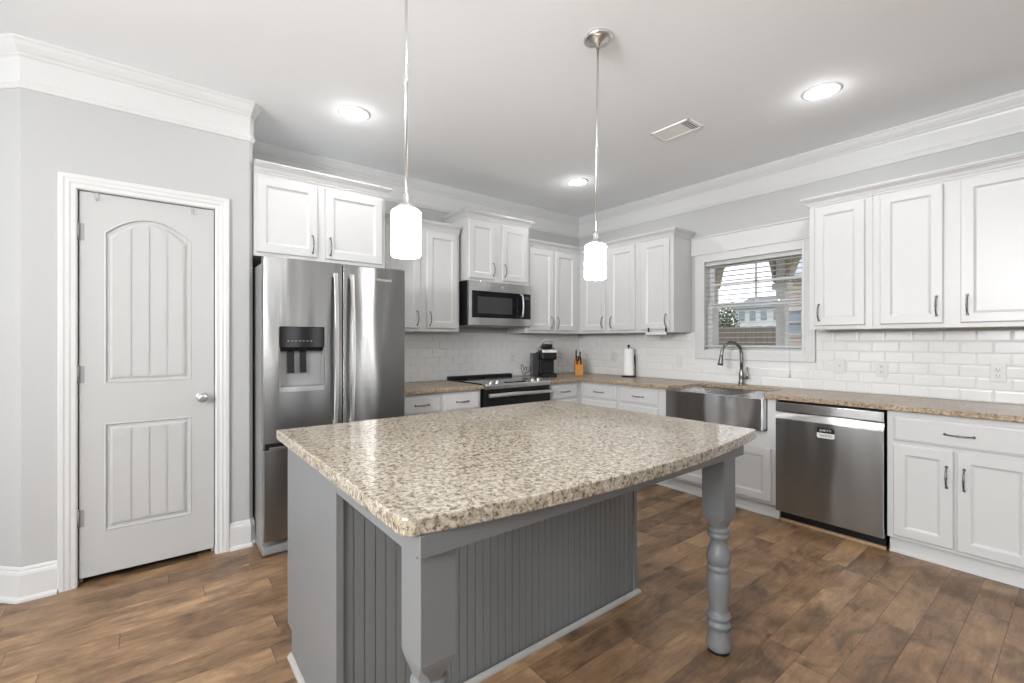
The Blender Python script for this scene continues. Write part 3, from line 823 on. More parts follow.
# ------------------------------------------------------------------ refrigerator
fx0, fx1 = -3.634, -2.735; FW = fx1-fx0
t = thing('refrigerator', 'tall stainless steel french-door refrigerator with bottom freezer and water dispenser', 'refrigerator', (fx0, -0.894, 0))
MB().box(0.006, FW-0.006, 0.075, 0.86, 0.055, 1.762, 0.004).build('body', M['fr_side'], t)
gx = 0.460  # centre gap
def fdoor(name, x0, x1, z0, z1, hole=None):
    mb = MB()
    if not hole:
        mb.box(x0, x1, 0, 0.066, z0, z1, 0.007)
    else:
        hx0, hx1, hz0, hz1 = hole
        mb.box(x0, hx0, 0, 0.066, z0, z1, 0.0).box(hx1, x1, 0, 0.066, z0, z1, 0.0).box(hx0, hx1, 0, 0.066, z0, hz0, 0.0).box(hx0, hx1, 0, 0.066, hz1, z1, 0.0)
        bmesh.ops.remove_doubles(mb.bm, verts=mb.bm.verts, dist=1e-5)
        # drop the doubled inner walls
        seen = {}
        for f in list(mb.bm.faces):
            key = tuple(sorted(v.index for v in f.verts))
        mb.bm.verts.index_update()
        for f in list(mb.bm.faces):
            key = tuple(sorted(v.index for v in f.verts)); seen.setdefault(key, []).append(f)
        kill = [f for fs in seen.values() if len(fs) > 1 for f in fs]
        bmesh.ops.delete(mb.bm, geom=kill, context='FACES')
    return mb.build(name, M['steel'], t)
ZS = 0.672
dx0, dx1, dz0, dz1 = 0.083, 0.347, 0.978, 1.378
fl = fdoor('left_door', 0.0, gx-0.003, ZS+0.008, 1.790, (dx0, dx1, dz0, dz1))
fr2 = fdoor('right_door', gx+0.003, FW, ZS+0.008, 1.790)
fz = fdoor('freezer_drawer', 0.0, FW, 0.100, ZS-0.030)
MB().box(0.010, FW-0.010, 0.012, 0.07, ZS-0.030, ZS+0.008).build('handle_recess', M['black'], t)
MB().box(0.03, FW-0.03, -0.004, 0.02, ZS-0.034, ZS-0.014, 0.003).build('drawer_lip', M['steel_h'], fz)
def bar(x, z0, z1, par, fl_=0.0):
    n = 15; ring = []
    mb = MB()
    P = []
    for i in range(n):
        u = i/(n-1); s_ = math.sin(PI*u)
        P.append((-0.034-0.030*s_, z0+(z1-z0)*u))
    w_ = 0.0125
    V = []
    for (y, z) in P:
        V.append([mb.bm.verts.new(p) for p in ((x-w_, y+0.013, z), (x-w_+0.003, y, z), (x+w_-0.003, y, z), (x+w_, y+0.013, z))])
    for a, b in zip(V[:-1], V[1:]):
        for i in range(4): f = mb.bm.faces.new((a[i], a[(i+1) % 4], b[(i+1) % 4], b[i]))
    mb.bm.faces.new(V[0][::-1]); mb.bm.faces.new(V[-1])
    for z in (z0+0.012, z1-0.012): mb.box(x-0.009, x+0.009, -0.030, 0.001, z-0.012, z+0.012, 0.002)
    mb.build('handle', M['steel_bright'], par)
bar(gx-0.050, 0.760, 1.722, fl); bar(gx+0.055, 0.760, 1.722, fr2)
# dispenser
mb = MB()
cx0, cx1 = dx0+0.002, dx1-0.002
mb.box(cx0, cx1, 0.058, 0.064, dz0+0.002, dz1-0.002).box(cx0, cx0+0.004, 0.002, 0.06, dz0+0.002, dz1-0.002).box(cx1-0.004, cx1, 0.002, 0.06, dz0+0.002, dz1-0.002)
dsp = mb.build('dispenser_niche', M['fr_side'], fl)
mb = MB(); mb.prism([(0.000, 1.376), (0.000, 1.252), (0.020, 1.228), (0.056, 1.228), (0.056, 1.376)], 'x', cx0, cx1); pn = mb.build('control_panel', M['gloss_black'], dsp)
mb = MB()
for i in range(7): mb.box(cx0+0.045+i*0.022, cx0+0.055+i*0.022, -0.0008, 0.001, 1.288, 1.292)
mb.build('touch_icons', M['fr_side'], pn)
for xx in (cx0+0.055, cx0+0.125):
    mb = MB(); mb.prism([(0.048, 1.236), (0.036, 1.232), (0.026, 1.095), (0.032, 1.092), (0.052, 1.22)], 'x', xx, xx+0.036); mb.build('dispenser_lever', M['black'], dsp)
mb = MB(); mb.prism([(-0.004, 0.980), (-0.004, 1.010), (0.056, 1.016), (0.056, 0.982)], 'x', cx0, cx1); mb.build('drip_tray', M['steel_h'], dsp)
lg = lettering('brand_lettering', 'Whirlpool', 0.026, M['steel_bright'], fr2, (0.745, -0.0012, 1.706))
mb = MB(); mb.box(0.0, FW, 0.035, 0.70, 0.006, 0.060, 0.012); g_ = mb.build('base_grille', M['fr_side'], t)
for x in (0.03, FW-0.03):
    for y in (0.08, 0.65): MB().lathe([(0.018, 0.0), (0.018, 0.012)], (x, y, 0), 14).build('foot', M['black'], t)
mb = MB(); mb.box(0.02, 0.10, 0.02, 0.12, 1.764, 1.798, 0.008); mb.build('hinge_cover', M['fr_side'], t)
mb = MB(); mb.box(FW-0.10, FW-0.02, 0.02, 0.12, 1.764, 1.798, 0.008); mb.build('hinge_cover', M['fr_side'], t)

# ------------------------------------------------------------------ microwave
t = thing('microwave', 'stainless over-the-range microwave with dark glass door', 'microwave', (-1.885, -0.418, 0))
MW = 0.752
MB().box(0, MW, 0.028, 0.404, 1.436, 1.842, 0.003).build('body', M['black'], t)
dr = MB()
dr.box(0, 0.635, 0, 0.027, 1.752, 1.842, 0.002).box(0, 0.635, 0, 0.027, 1.436, 1.505, 0.002).box(0, 0.035, 0, 0.027, 1.505, 1.752, 0.0015)
dro = dr.build('door', M['steel_h'], t)
MB().box(0.035, 0.635, 0.002, 0.026, 1.505, 1.752).build('door_window', M['gloss_black'], dro)
MB().box(0.100, 0.505, 0.0008, 0.003, 1.545, 1.700).build('window_screen', M['dark_glass'], dro)
MB().box(0.637, MW, 0, 0.027, 1.752, 1.842, 0.002).box(0.637, MW, 0, 0.027, 1.436, 1.505, 0.002).box(MW-0.012, MW, 0, 0.027, 1.505, 1.752, 0.001).build('front_frame', M['steel_h'], t)
cp_ = MB().box(0.637, MW-0.012, 0.002, 0.026, 1.505, 1.752).build('control_panel', M['gloss_black'], t)
MB().box(0.655, 0.725, 0.001, 0.0025, 1.70, 1.73).build('display', M['dark_glass'], cp_)
pts = [(0.610, 0.004, 1.745), (0.610, -0.030, 1.735)]+[(0.610, -0.030-0.014*math.sin(PI*i/8), 1.735-0.205*i/8) for i in range(1, 8)]+[(0.610, -0.030, 1.530), (0.610, 0.004, 1.518)]
MB().tube(pts, 0.0085, 10).build('handle', M['steel_bright'], dro)
MB().lathe([(0.014, 0.0), (0.014, -0.0015), (0.011, -0.0018), (0.011, -0.001)], (0.382, 0, 1.800), 24, 'y').build('round_emblem', M['nickel'], dro)
MB().box(0.03, MW-0.03, 0.05, 0.37, 1.428, 1.436).build('grease_filter', M['fr_side'], t)

# ------------------------------------------------------------------ range
rx0, rx1 = -1.878, -1.104; RW = rx1-rx0
t = thing('range', 'stainless slide-in electric range with black glass cooktop', 'stove', (rx0, -0.655, 0))
MB().box(0.004, RW-0.004, 0.03, 0.632, 0.03, 0.900, 0.002).build('body', M['gloss_black'], t)
mb = MB(); mb.box(0.0, RW, 0.045, 0.585, 0.9065, 0.916, 0.002)
ck = mb.build('cooktop', M['gloss_black'], t)
mb = MB()
for (x, y, r) in ((0.20, 0.19, 0.09), (0.56, 0.19, 0.105), (0.20, 0.43, 0.075), (0.56, 0.43, 0.075), (0.38, 0.44, 0.05)):
    mb.lathe([(r, 0.9162), (r, 0.9166), (r-0.003, 0.9166), (r-0.003, 0.9162)], (x, y, 0), 36, cap=False)
mb.build('burner_ring', M['fr_side'], ck)
MB().prism([(0.585, 0.906), (0.585, 0.934), (0.600, 0.944), (0.632, 0.944), (0.632, 0.906)], 'x', 0.0, RW).build('rear_vent_trim', M['black'], t)
mb = MB(); mb.prism([(-0.012, 0.868), (-0.018, 0.895), (0.000, 0.911), (0.046, 0.921), (0.046, 0.868)], 'x', -0.0, RW)
cpn = mb.build('control_panel', M['steel_h'], t)
for xk in (0.075, 0.145, 0.560, 0.632):
    a = MB(); a.lathe([(0.020, 0.0), (0.021, 0.004), (0.017, 0.008), (0.016, 0.022), (0.012, 0.026), (0.001, 0.027)], (0, 0, 0), 22)
    o = a.build('knob', M['steel_bright'], cpn, (xk, 0.016, 0.9135)); o.rotation_euler = (math.radians(22), 0, 0)
MB().box(0.24, 0.48, 0.004, 0.040, 0.9145, 0.9215).build('touch_display', M['gloss_black'], cpn)
MB().box(0.006, RW-0.006, -0.004, 0.03, 0.838, 0.867, 0.002).build('vent_gap', M['black'], t)
od = MB().box(0.004, RW-0.004, -0.012, 0.028, 0.225, 0.835, 0.004).build('oven_door', M['gloss_black'], t)
MB().box(0.08, RW-0.08, -0.0128, -0.011, 0.36, 0.70).build('oven_window', M['dark_glass'], od)
mb = MB(); mb.prism([(-0.055, 0.800), (-0.060, 0.812), (-0.055, 0.828), (-0.040, 0.832), (-0.038, 0.800)], 'x', 0.02, RW-0.02)
for x in (0.03, RW-0.05): mb.box(x, x+0.022, -0.042, -0.010, 0.802, 0.828, 0.002)
mb.build('handle', M['steel_bright'], od)
MB().box(0.004, RW-0.004, -0.008, 0.028, 0.045, 0.218, 0.004).build('storage_drawer', M['steel_h'], t)
for x in (0.05, RW-0.05):
    for y in (0.08, 0.55): MB().lathe([(0.016, 0.0), (0.016, 0.031)], (x, y, 0), 12).build('foot', M['black'], t)

# ------------------------------------------------------------------ dishwasher (faces -x)
t = thing('dishwasher', 'stainless steel dishwasher with pocket handle under the counter', 'dishwasher', (-0.640, -2.489, 0), RB)
DW = 0.606
MB().box(0.004, DW-0.004, 0.035, 0.60, 0.095, 0.862, 0.002).build('body', M['black'], t)
mb = MB(); mb.box(0, DW, 0.0, 0.034, 0.088, 0.742, 0.003)
ddr = mb.build('door', M['steel'], t)
mb = MB(); mb.prism([(0.0, 0.744), (0.0, 0.745), (0.016, 0.788), (0.034, 0.790), (0.034, 0.744)], 'x', 0, DW); mb.build('pocket_handle', M['steel_bright'], ddr)
MB().box(0, DW, 0.0, 0.034, 0.796, 0.857, 0.003).build('control_strip', M['steel_h'], ddr)
MB().box(0.006, DW-0.006, 0.075, 0.10, 0.022, 0.088).build('kick_plate', M['black'], t)
mb = MB()
for x in (0.03, DW-0.035): mb.lathe([(0.003, 0.0745), (0.003, 0.0738)], (x, 0, 0.070), 8, 'y')
mb.build('screw', M['nickel'], t)
o = MB().box(0.004, DW-0.004, 0.066, 0.084, 0.0, 0.020, 0.002).build('wood_strip', M['oak'], None, (-0.640, -2.489, 0), RB)
tag(o, 'thin tan wood strip on the floor under the dishwasher', 'trim strip')
# two-tone magnet sign on the door
sg = thing('magnet_sign', 'small black and white magnet sign on the dishwasher door', 'magnet', (-0.6405, -2.794, 0.681), RB)
def rr_(mb, w, h, zc, y0, y1, top):
    r = 0.012; pts = []
    z0_, z1_ = zc-h/2, zc+h/2
    if top:
        pts = [(-w/2, z0_), (w/2, z0_)]+[(w/2-r+r*math.cos(a), z1_-r+r*math.sin(a)) for a in [i*PI/12 for i in range(7)]]+[(-w/2+r+r*math.cos(a), z1_-r+r*math.sin(a)) for a in [PI/2+i*PI/12 for i in range(7)]]
    else:
        pts = [(w/2, z1_), (-w/2, z1_)]+[(-w/2+r+r*math.cos(a), z0_+r+r*math.sin(a)) for a in [PI+i*PI/12 for i in range(7)]]+[(w/2-r+r*math.cos(a), z0_+r+r*math.sin(a)) for a in [1.5*PI+i*PI/12 for i in range(7)]]
    mb.prism(pts, 'y', y0, y1); return mb
rr_(MB(), 0.100, 0.033, 0.0170, -0.003, 0, True).build('black_half', M['black'], sg)
rr_(MB(), 0.100, 0.033, -0.0170, -0.003, 0, False).build('white_half', M['badge'], sg)
lettering('word_dirty', 'DIRTY', 0.019, M['badge'], sg, (0, -0.0035, 0.0165), sx=1.25)
lettering('word_clean', 'CLEAN', 0.019, M['black'], sg, (0, -0.0035, -0.0165), rot=(PI/2, PI, 0), sx=1.15)

# ------------------------------------------------------------------ farmhouse sink and faucet
t = thing('apron_sink', 'stainless double-bowl apron-front sink set into the countertop', 'sink', (-0.680, -1.640, 0), RB)
SW = 0.778
mb = MB()
n = 16
# slightly bowed apron front with rounded top edge
mb.box(0, SW, 0.0, 0.020, 0.638, 0.873, 0.006)
mb.build('apron', M['steel'], t)
mb = MB()
z1 = 0.8735; zf = 0.66
def wallbox(a, b, c, e): mb.box(a, b, c, e, zf, z1-0.001, 0.002)
wallbox(0.0, 0.012, 0.018, 0.545); wallbox(SW-0.012, SW, 0.018, 0.545); wallbox(0.012, SW-0.012, 0.533, 0.545); wallbox(0.012, SW-0.012, 0.018, 0.030)
mb.box(0.0, SW, 0.018, 0.545, 0.648, 0.660)
mb.build('basin', M['steel_h'], t)
MB().box(0.470, 0.490, 0.031, 0.532, 0.661, 0.855, 0.004).build('divider', M['steel_h'], t)
mb = MB()
for x in (0.24, 0.63): mb.lathe([(0.045, 0.6605), (0.045, 0.663), (0.030, 0.662)], (x, 0.30, 0), 24)
mb.build('drain', M['nickel'], t)
mb = MB(); mb.box(0.12, 0.50, -0.0, -0.0005, 0.80, 0.801)
t = thing('faucet', 'dark pewter gooseneck kitchen faucet with side lever at the sink', 'faucet', (-0.085, -1.995, CT1))
mb = MB(); mb.lathe([(0.030, 0), (0.031, 0.006), (0.026, 0.014), (0.021, 0.030), (0.019, 0.055), (0.022, 0.075), (0.021, 0.095), (0.015, 0.125), (0.0135, 0.145)], (0, 0, 0), 24)
mb.build('base', M['pewter'], t)
dirn = Vector((-0.90, 0.42, 0)).normalized()
pts = [(0, 0, 0.13), (0, 0, 0.20), (0, 0, 0.265)]
R_ = 0.098
for i in range(0, 13):
    a = PI*i/12*1.02
    c = dirn*(R_-R_*math.cos(a)); pts.append((c.x, c.y, 0.272+R_*1.0*math.sin(a)))
end = dirn*(2*R_+0.004)
pts.append((end.x, end.y, 0.250))
MB().tube(pts, 0.0135, 16).build('gooseneck', M['pewter'], t)
MB().tube([(end.x, end.y, 0.262), (end.x*1.01, end.y*1.01, 0.235), (end.x*1.04, end.y*1.04, 0.195), (end.x*1.06, end.y*1.06, 0.172)], [0.0145, 0.017, 0.021, 0.0225], 18).build('spray_head', M['pewter'], t)
mb = MB(); mb.tube([(0, -0.012, 0.062), (0, -0.045, 0.066)], [0.012, 0.013], 14)
mb.tube([(0, -0.044, 0.062), (0, -0.050, 0.085), (0.004, -0.044, 0.120), (0.008, -0.046, 0.158)], [0.014, 0.010, 0.007, 0.009], 12)
mb.build('lever_handle', M['pewter'], t)

# ------------------------------------------------------------------ counter items
# pod coffee maker
t = thing('coffee_maker', 'black pod coffee maker with open silver handle on the counter', 'coffee maker', (-0.800, -0.265, CT1+0.0005), math.radians(-28))
mb = MB(); mb.prism([(-0.165, 0), (-0.165, 0.040), (-0.06, 0.045), (-0.06, 0.0)], 'x', -0.080, 0.080)
mb.build('drip_base', M['black'], t)
mb = MB(); mb.box(-0.080, 0.080, -0.060, 0.120, 0, 0.265, 0.012); mb.build('body', M['black'], t)
mb = MB(); mb.box(-0.082, 0.082, -0.165, 0.02, 0.185, 0.290, 0.020); hd = mb.build('brew_head', M['black'], t)
mb = MB(); mb.prism([(-0.172, 0.262), (-0.160, 0.292), (0.00, 0.318), (0.06, 0.300), (0.06, 0.272), (-0.10, 0.268)], 'x', -0.076, 0.076); mb.build('silver_lid', M['nickel'], hd)
pts = [(-0.062, -0.02, 0.300), (-0.060, -0.06, 0.345), (-0.040, -0.085, 0.388), (0, -0.095, 0.400), (0.040, -0.085, 0.388), (0.060, -0.06, 0.345), (0.062, -0.02, 0.300)]
MB().tube(pts, 0.006, 10).build('lift_handle', M['nickel'], hd)
mb = MB(); mb.box(-0.045, 0.050, -0.11, -0.02, 0.312, 0.350, 0.012).box(-0.05, 0.065, -0.05, 0.03, 0.305, 0.335, 0.010); mb.build('pod_holder', M['black'], hd)
MB().box(-0.150, -0.084, -0.050, 0.110, 0.010, 0.255, 0.015).build('water_tank', M['dark_glass'], t)
# cord lying in loops beside the coffee maker
pts = []
for i in range(60):
    u = i/59
    a = u*2*PI*2.2
    pts.append((-1.035+0.035*math.cos(a)+0.06*u, -0.150-0.03*u+0.015*math.sin(a*1.3), CT1+0.070+0.055*math.sin(a)*(1-0.3*u)+0.010*math.sin(u*9)))
o = MB().tube(pts, 0.0032, 8).build('power_cord', M['black'])
tag(o, 'black looped power cord standing beside the coffee maker', 'power cord')
# knife block
t = thing('knife_block', 'orange wooden knife block with black-handled knives in the corner', 'knife block', (-0.322, -0.300, CT1+0.0005), math.radians(-45+6))
t.scale = (0.86, 0.86, 0.86)
mb = MB(); mb.prism([(-0.055, 0), (0.075, 0), (0.075, 0.185), (0.035, 0.215), (-0.055, 0.125)], 'x', -0.050, 0.050)
mb.build('block', M['block'], t)
for i, (x, y, l) in enumerate(((-0.028, 0.045, 0.110), (0.024, 0.042, 0.090), (-0.026, 0.005, 0.070), (0.0, 0.012, 0.062), (0.026, 0.000, 0.060), (-0.025, -0.03, 0.055), (0.022, -0.03, 0.05))):
    zt0 = 0.125+ (y+0.055)*1.0-0.012
    k_ = thing('kitchen_knife', ['black knife handle standing tallest in the wooden block', 'black knife handle second tallest in the block'][i] if i < 2 else 'short black knife handle in the lower rows of the wooden block', 'knife', (0, 0, 0), 0, 'knives in the block')
    k_.location = Matrix.Translation((-0.322, -0.300, CT1)) @ Matrix.Rotation(math.radians(-39), 4, 'Z') @ Vector((x*0.86, y*0.86, zt0*0.86))
    k_.scale = (0.86, 0.86, 0.86); k_.rotation_euler = (math.radians(8), 0, math.radians(-39))
    MB().box(-0.008, 0.008, -0.011, 0.011, 0.0, l, 0.004).build('knife_handle', M['black'], k_)
    MB().box(-0.009, 0.009, -0.012, 0.012, l, l+0.006, 0.002).build('butt_cap', M['black'], k_)
# paper towel holder
t = thing('paper_towel_holder', 'white paper towel roll on a black upright holder', 'paper towels', (-0.125, -0.838, CT1+0.0005), math.radians(-50))
MB().lathe([(0.075, 0), (0.077, 0.005), (0.070, 0.012), (0.01, 0.014)], (0, 0, 0), 32).build('base', M['black'], t)
mb = MB(); mb.lathe([(0.006, 0.012), (0.006, 0.315)], (0, 0, 0), 12).lathe([(0.006, 0.315), (0.013, 0.322), (0.015, 0.330), (0.009, 0.340), (0.001, 0.344)], (0, 0, 0), 16)
mb.build('rod', M['black'], t)
mb = MB(); mb.lathe([(0.019, 0.022), (0.052, 0.020), (0.0535, 0.024), (0.0535, 0.296), (0.052, 0.300), (0.019, 0.298)], (0, 0, 0), 36)
mb.build('towel_roll', M['paper'], t)
mb = MB(); mb.tube([(0.068, 0, 0.010), (0.069, 0, 0.12), (0.064, 0, 0.15), (0.062, 0, 0.21), (0.066, 0, 0.24)], [0.004, 0.004, 0.007, 0.008, 0.004], 10)
mb.build('tension_arm', M['black'], t)
MB().lathe([(0.058, 0.014), (0.058, 0.019)], (0, 0, 0), 28).build('roll_rest', M['oak'], t)
# towel bar hooked on the cabinet left of the window
t = thing('cabinet_towel_bar', 'short white towel bar on two black hooks under the cabinet door left of the window', 'towel bar', (U, -1.325, 1.362), RB)
for x in (-0.095, 0.095):
    MB().box(x-0.006, x+0.006, -0.030, -0.021, -0.008, 0.055, 0.001).box(x-0.006, x+0.006, -0.050, -0.021, -0.010, -0.002, 0.001).build('hook_bracket', M['black'], t)
MB().box(-0.110, 0.110, -0.052, -0.036, -0.014, 0.012, 0.004).build('bar', M['plate'], t)

# ------------------------------------------------------------------ kitchen island
IX0, IX1, IYB, IYP, IYF = -3.700, -2.180, -1.800, -2.440, -3.000
t = thing('kitchen_island', 'grey painted kitchen island with beadboard back and two turned legs', 'kitchen island', (IX0, IYP, 0))
L_ = IX1-IX0; Dp = IYB-IYP
mb = MB()
# left and right end panels with toe notch at the kitchen side
side = [(0, 0), (0, 0.873), (Dp, 0.873), (Dp, 0.105), (Dp-0.07, 0.105), (Dp-0.07, 0)]
mb.prism(side, 'x', 0, 0.022).build('end_panel', M['grey'], t)
MB().prism(side, 'x', L_-0.022, L_).build('end_panel', M['grey'], t)
mb = MB(); mb.prism([(0.02, 0.001), (0.02, 0.872), (Dp-0.002, 0.872), (Dp-0.002, 0.106), (Dp-0.072, 0.106), (Dp-0.072, 0.001)], 'x', 0.0225, L_-0.0225)
mb.build('carcass', M['grey'], t)
# beadboard: ribbed sheet
mb = MB(); pts = []
x = 0.022; p_ = 0.036
pts.append((0.0225, 0.019)); pts.append((0.0225, 0.008))
while x < L_-0.060:
    x += p_
    pts += [(x-0.0022, 0.008), (x, 0.0135), (x+0.0022, 0.008)]
pts = [(a, b) for a, b in pts if a <= L_-0.0225]
pts.append((L_-0.0225, 0.008)); pts.append((L_-0.0225, 0.019))
mb.prism(pts, 'z', 0.0, 0.815)
mb.build('beadboard', M['grey'], t)
mb = MB(); shoe_p = [(0, 0), (0.016, 0), (0.015, 0.008), (0.009, 0.016), (0, 0.019)]
mb.sweep([(-0.001, Dp-0.07), (-0.001, -0.001), (L_+0.001, -0.001), (L_+0.001, Dp-0.07)][::1], shoe_p)
sh = mb.build('shoe_moulding', pmat('light_grey_shoe_paint', (0.36, 0.35, 0.33), 0.45), t); sh['label'] = 'lighter grey quarter-round at the floor'
# doors on the kitchen side
for i in range(4):
    w_ = (L_-0.05)/4
    o = door_mesh(w_-0.012, 0.72).build('door', M['grey'], t, (0.025+w_*(i+1)-0.006, Dp, 0.125)); o.rotation_euler = (0, 0, PI)
    link('handle', HM, o, (0.03 if i % 2 else w_-0.042, -0.019, 0.62))
# aprons
YF = IYF-IYP
mb = MB(); mb.box(0.0, 1.463, YF, YF+0.019, 0.824, 0.873, 0.001)
mb.box(0.0005, 0.020, YF+0.0195, 0.0, 0.818, 0.8725, 0.001).box(1.440-0.022, 1.440, YF+0.0195, -0.001, 0.818, 0.8725, 0.001)
mb.build('apron', M['grey'], t)
# turned legs
def leg_mesh():
    mb = MB(); h = 0.0475
    # square block tapering by chamfers into the turning
    def ring(hw, c, z):
        return [mb.bm.verts.new(p+ (z,)) for p in ((-hw+c, -hw), (hw-c, -hw), (hw, -hw+c), (hw, hw-c), (hw-c, hw), (-hw+c, hw), (-hw, hw-c), (-hw, -hw+c))]
    R = [ring(h, 0.002, 0.872), ring(h, 0.002, 0.575), ring(h*0.95, 0.006, 0.560), ring(h*0.86, 0.015, 0.545), ring(h*0.74, 0.020, 0.525), ring(0.030, 0.017, 0.515)]
    for a, b in zip(R[:-1], R[1:]):
        for i in range(8): mb.bm.faces.new((a[i], a[(i+1) % 8], b[(i+1) % 8], b[i]))
    mb.bm.faces.new(R[0]); mb.bm.faces.new(R[-1][::-1])
    prof = [(0.030, 0.522), (0.0415, 0.516), (0.044, 0.508), (0.0415, 0.500), (0.038, 0.496), (0.0415, 0.491), (0.044, 0.484), (0.0415, 0.476), (0.0345, 0.470), (0.0325, 0.462),
            (0.0325, 0.452), (0.035, 0.440), (0.041, 0.425), (0.0465, 0.408), (0.048, 0.392), (0.0455, 0.376), (0.040, 0.364), (0.0365, 0.359), (0.0435, 0.355), (0.0455, 0.348), (0.0435, 0.341), (0.038, 0.337),
            (0.0415, 0.328), (0.0455, 0.312), (0.0475, 0.290), (0.0465, 0.268), (0.043, 0.240), (0.0385, 0.210), (0.0355, 0.185), (0.035, 0.168), (0.038, 0.160), (0.045, 0.156), (0.0475, 0.149), (0.045, 0.141), (0.0375, 0.136),
            (0.0375, 0.126), (0.0455, 0.121), (0.0475, 0.113), (0.0445, 0.106), (0.0375, 0.101), (0.038, 0.085), (0.0425, 0.062), (0.0475, 0.038), (0.0485, 0.026), (0.0465, 0.015), (0.043, 0.012)]
    mb.lathe(prof, (0, 0, 0), 36)
    return mb
lm = leg_mesh().mesh('leg'); lm.materials.append(M['grey'])
fm = MB().lathe([(0.042, 0.0), (0.042, 0.0125)], (0, 0, 0), 28).mesh('foot_pad'); fm.materials.append(M['black'])
for lx, ly in ((-3.643, -2.932), (-2.280, -2.917)):
    lo = link('leg', lm, t, (lx-IX0, ly-IYP, 0)); link('foot_pad', fm, lo, (0, 0, 0))
# island countertop: bowed front, clipped corners
mb = MB()
pts = []
cx0_, cx1_, yb0, yf0 = -3.736, -2.112, -1.764, -2.995
rq = 0.014
rr0 = 0.035
pts += [(cx0_, yb0), (cx0_, yf0+rr0)]
for i in range(1, 6):
    a = PI+i*PI/2/6*1.0; pts.append((cx0_+rr0+rr0*math.cos(a), yf0-0.003+rr0+rr0*math.sin(a)))
N_ = 28
for i in range(N_+1):
    u = i/N_; xx = cx0_+rr0+(cx1_-rq-cx0_-rr0)*u
    bow = 0.072*(1-(2*u-1)**2)
    pts.append((xx, -2.998-bow))
for i in range(1, 6):
    a = 1.5*PI+i*PI/2/6; pts.append((cx1_-rq+rq*math.cos(a), yf0-0.003+rq+rq*math.sin(a)))
pts += [(cx1_, yb0)]
slab(mb, pts, 0.8745, 0.914, 0.004)
tag(mb.build('island_countertop', M['granite']), 'large speckled granite top with bowed front edge on the grey island', 'countertop')

# ------------------------------------------------------------------ pendants
def pendant(x, y, label, tilt):
    t = thing('pendant_light', label, 'pendant light', (x, y, H), 0, 'pendant lights over the island')
    t.rotation_euler = (0, math.radians(tilt), 0)
    c = MB().lathe([(0.066, 0.0), (0.070, -0.004), (0.070, -0.016), (0.060, -0.022), (0.045, -0.024), (0.042, -0.034), (0.016, -0.037), (0.012, -0.055)], (0, 0, 0), 40).build('canopy', M['nickel'], t)
    c.rotation_euler = (0, -math.radians(tilt), 0)
    MB().lathe([(0.0052, -0.05), (0.0052, -0.97)], (0, 0, 0), 12).lathe([(0.0052, -0.540), (0.0075, -0.545), (0.0075, -0.575), (0.0052, -0.580)], (0, 0, 0), 12).build('rod', M['nickel'], t)
    MB().lathe([(0.008, -0.965), (0.012, -0.972), (0.012, -1.000), (0.024, -1.006), (0.036, -1.014), (0.037, -1.025)], (0, 0, 0), 32).build('shade_cap', M['nickel'], t)
    pr = [(0.018, -1.024), (0.044, -1.026), (0.0495, -1.030), (0.052, -1.036), (0.052, -1.186), (0.050, -1.191), (0.047, -1.192)]
    MB().lathe(pr, (0, 0, 0), 40).build('glass_shade', M['opal'], t)
pendant(-3.430, -2.365, 'lit white glass pendant hanging over the left end of the island', 0.0)
pendant(-2.416, -2.384, 'lit white glass pendant hanging over the right end of the island', 1.0)

# ------------------------------------------------------------------ outside the kitchen window
g_ = pmat('grass_ground', (0.10, 0.14, 0.05), 0.9, var=0.3, scale=3)
gz = -0.45
o = struct(MB().box(0.20, 60, -30, 45, gz-0.1, gz).build('ground', g_))
o = struct(MB().box(0.20, 3.2, -6.0, -0.2, gz, gz+0.12).build('porch_floor', M['grout']))
white = M['trim']
tanm = pmat('tan_porch_ceiling', (0.42, 0.36, 0.26), 0.7, var=0.08)
t = thing('porch_column', 'white square porch column outside the kitchen window', 'column', (2.1, -1.485, gz+0.12))
mb = MB(); mb.box(-0.055, 0.055, -0.055, 0.055, 0.0, 2.76, 0.008); mb.build('shaft', white, t)
MB().box(-0.09, 0.09, -0.09, 0.09, 0.001, 0.20, 0.01).build('base', white, t)
MB().box(-0.09, 0.09, -0.09, 0.09, 2.26, 2.34, 0.01).build('capital', white, t)
t = thing('porch_column', 'slim white porch post seen at the left edge of the kitchen window', 'column', (2.1, -0.63, gz+0.12))
MB().box(-0.03, 0.03, -0.03, 0.03, 0.0, 2.76, 0.006).build('shaft', white, t)
t = thing('porch_roof', 'tan arched porch roof beam outside the kitchen window', 'porch roof', (2.1, -1.5, 0))
mb = MB()
def archbeam(y0, y1, zt0, zt1, rise):
    pts = [(y0, zt1), (y0, zt0)]+[(y0+(y1-y0)*i/14, zt0+rise*(1-abs(i/7-1)**5)**0.5) for i in range(1, 14)]+[(y1, zt0), (y1, zt1)]
    mb.prism(pts, 'x', -0.07, 0.07)
archbeam(0.84, 0.09, 2.02, 2.75, 0.36); archbeam(-0.06, -1.40, 2.02, 2.75, 0.36)
mb.build('arch_beam', tanm, t)
MB().box(-1.85, 0.35, -4.2, 1.7, 2.75, 2.85).build('roof_deck', tanm, t)
t = thing('brick_house', 'brick house wall with a white window outside on the right', 'building', (14.0, 0.0, gz))
mb = MB(); wv0, wv1 = 2.42, 3.02; wz0, wz1 = 1.98, 2.82
mb.box(0, 0.2, -9.0, wv0, 0, 3.95).box(0, 0.2, wv1, 3.12, 0, 3.95).box(0, 0.2, wv0, wv1, 0, wz0).box(0, 0.2, wv0, wv1, wz1, 3.95)
mb.build('wall', M['brick'], t)
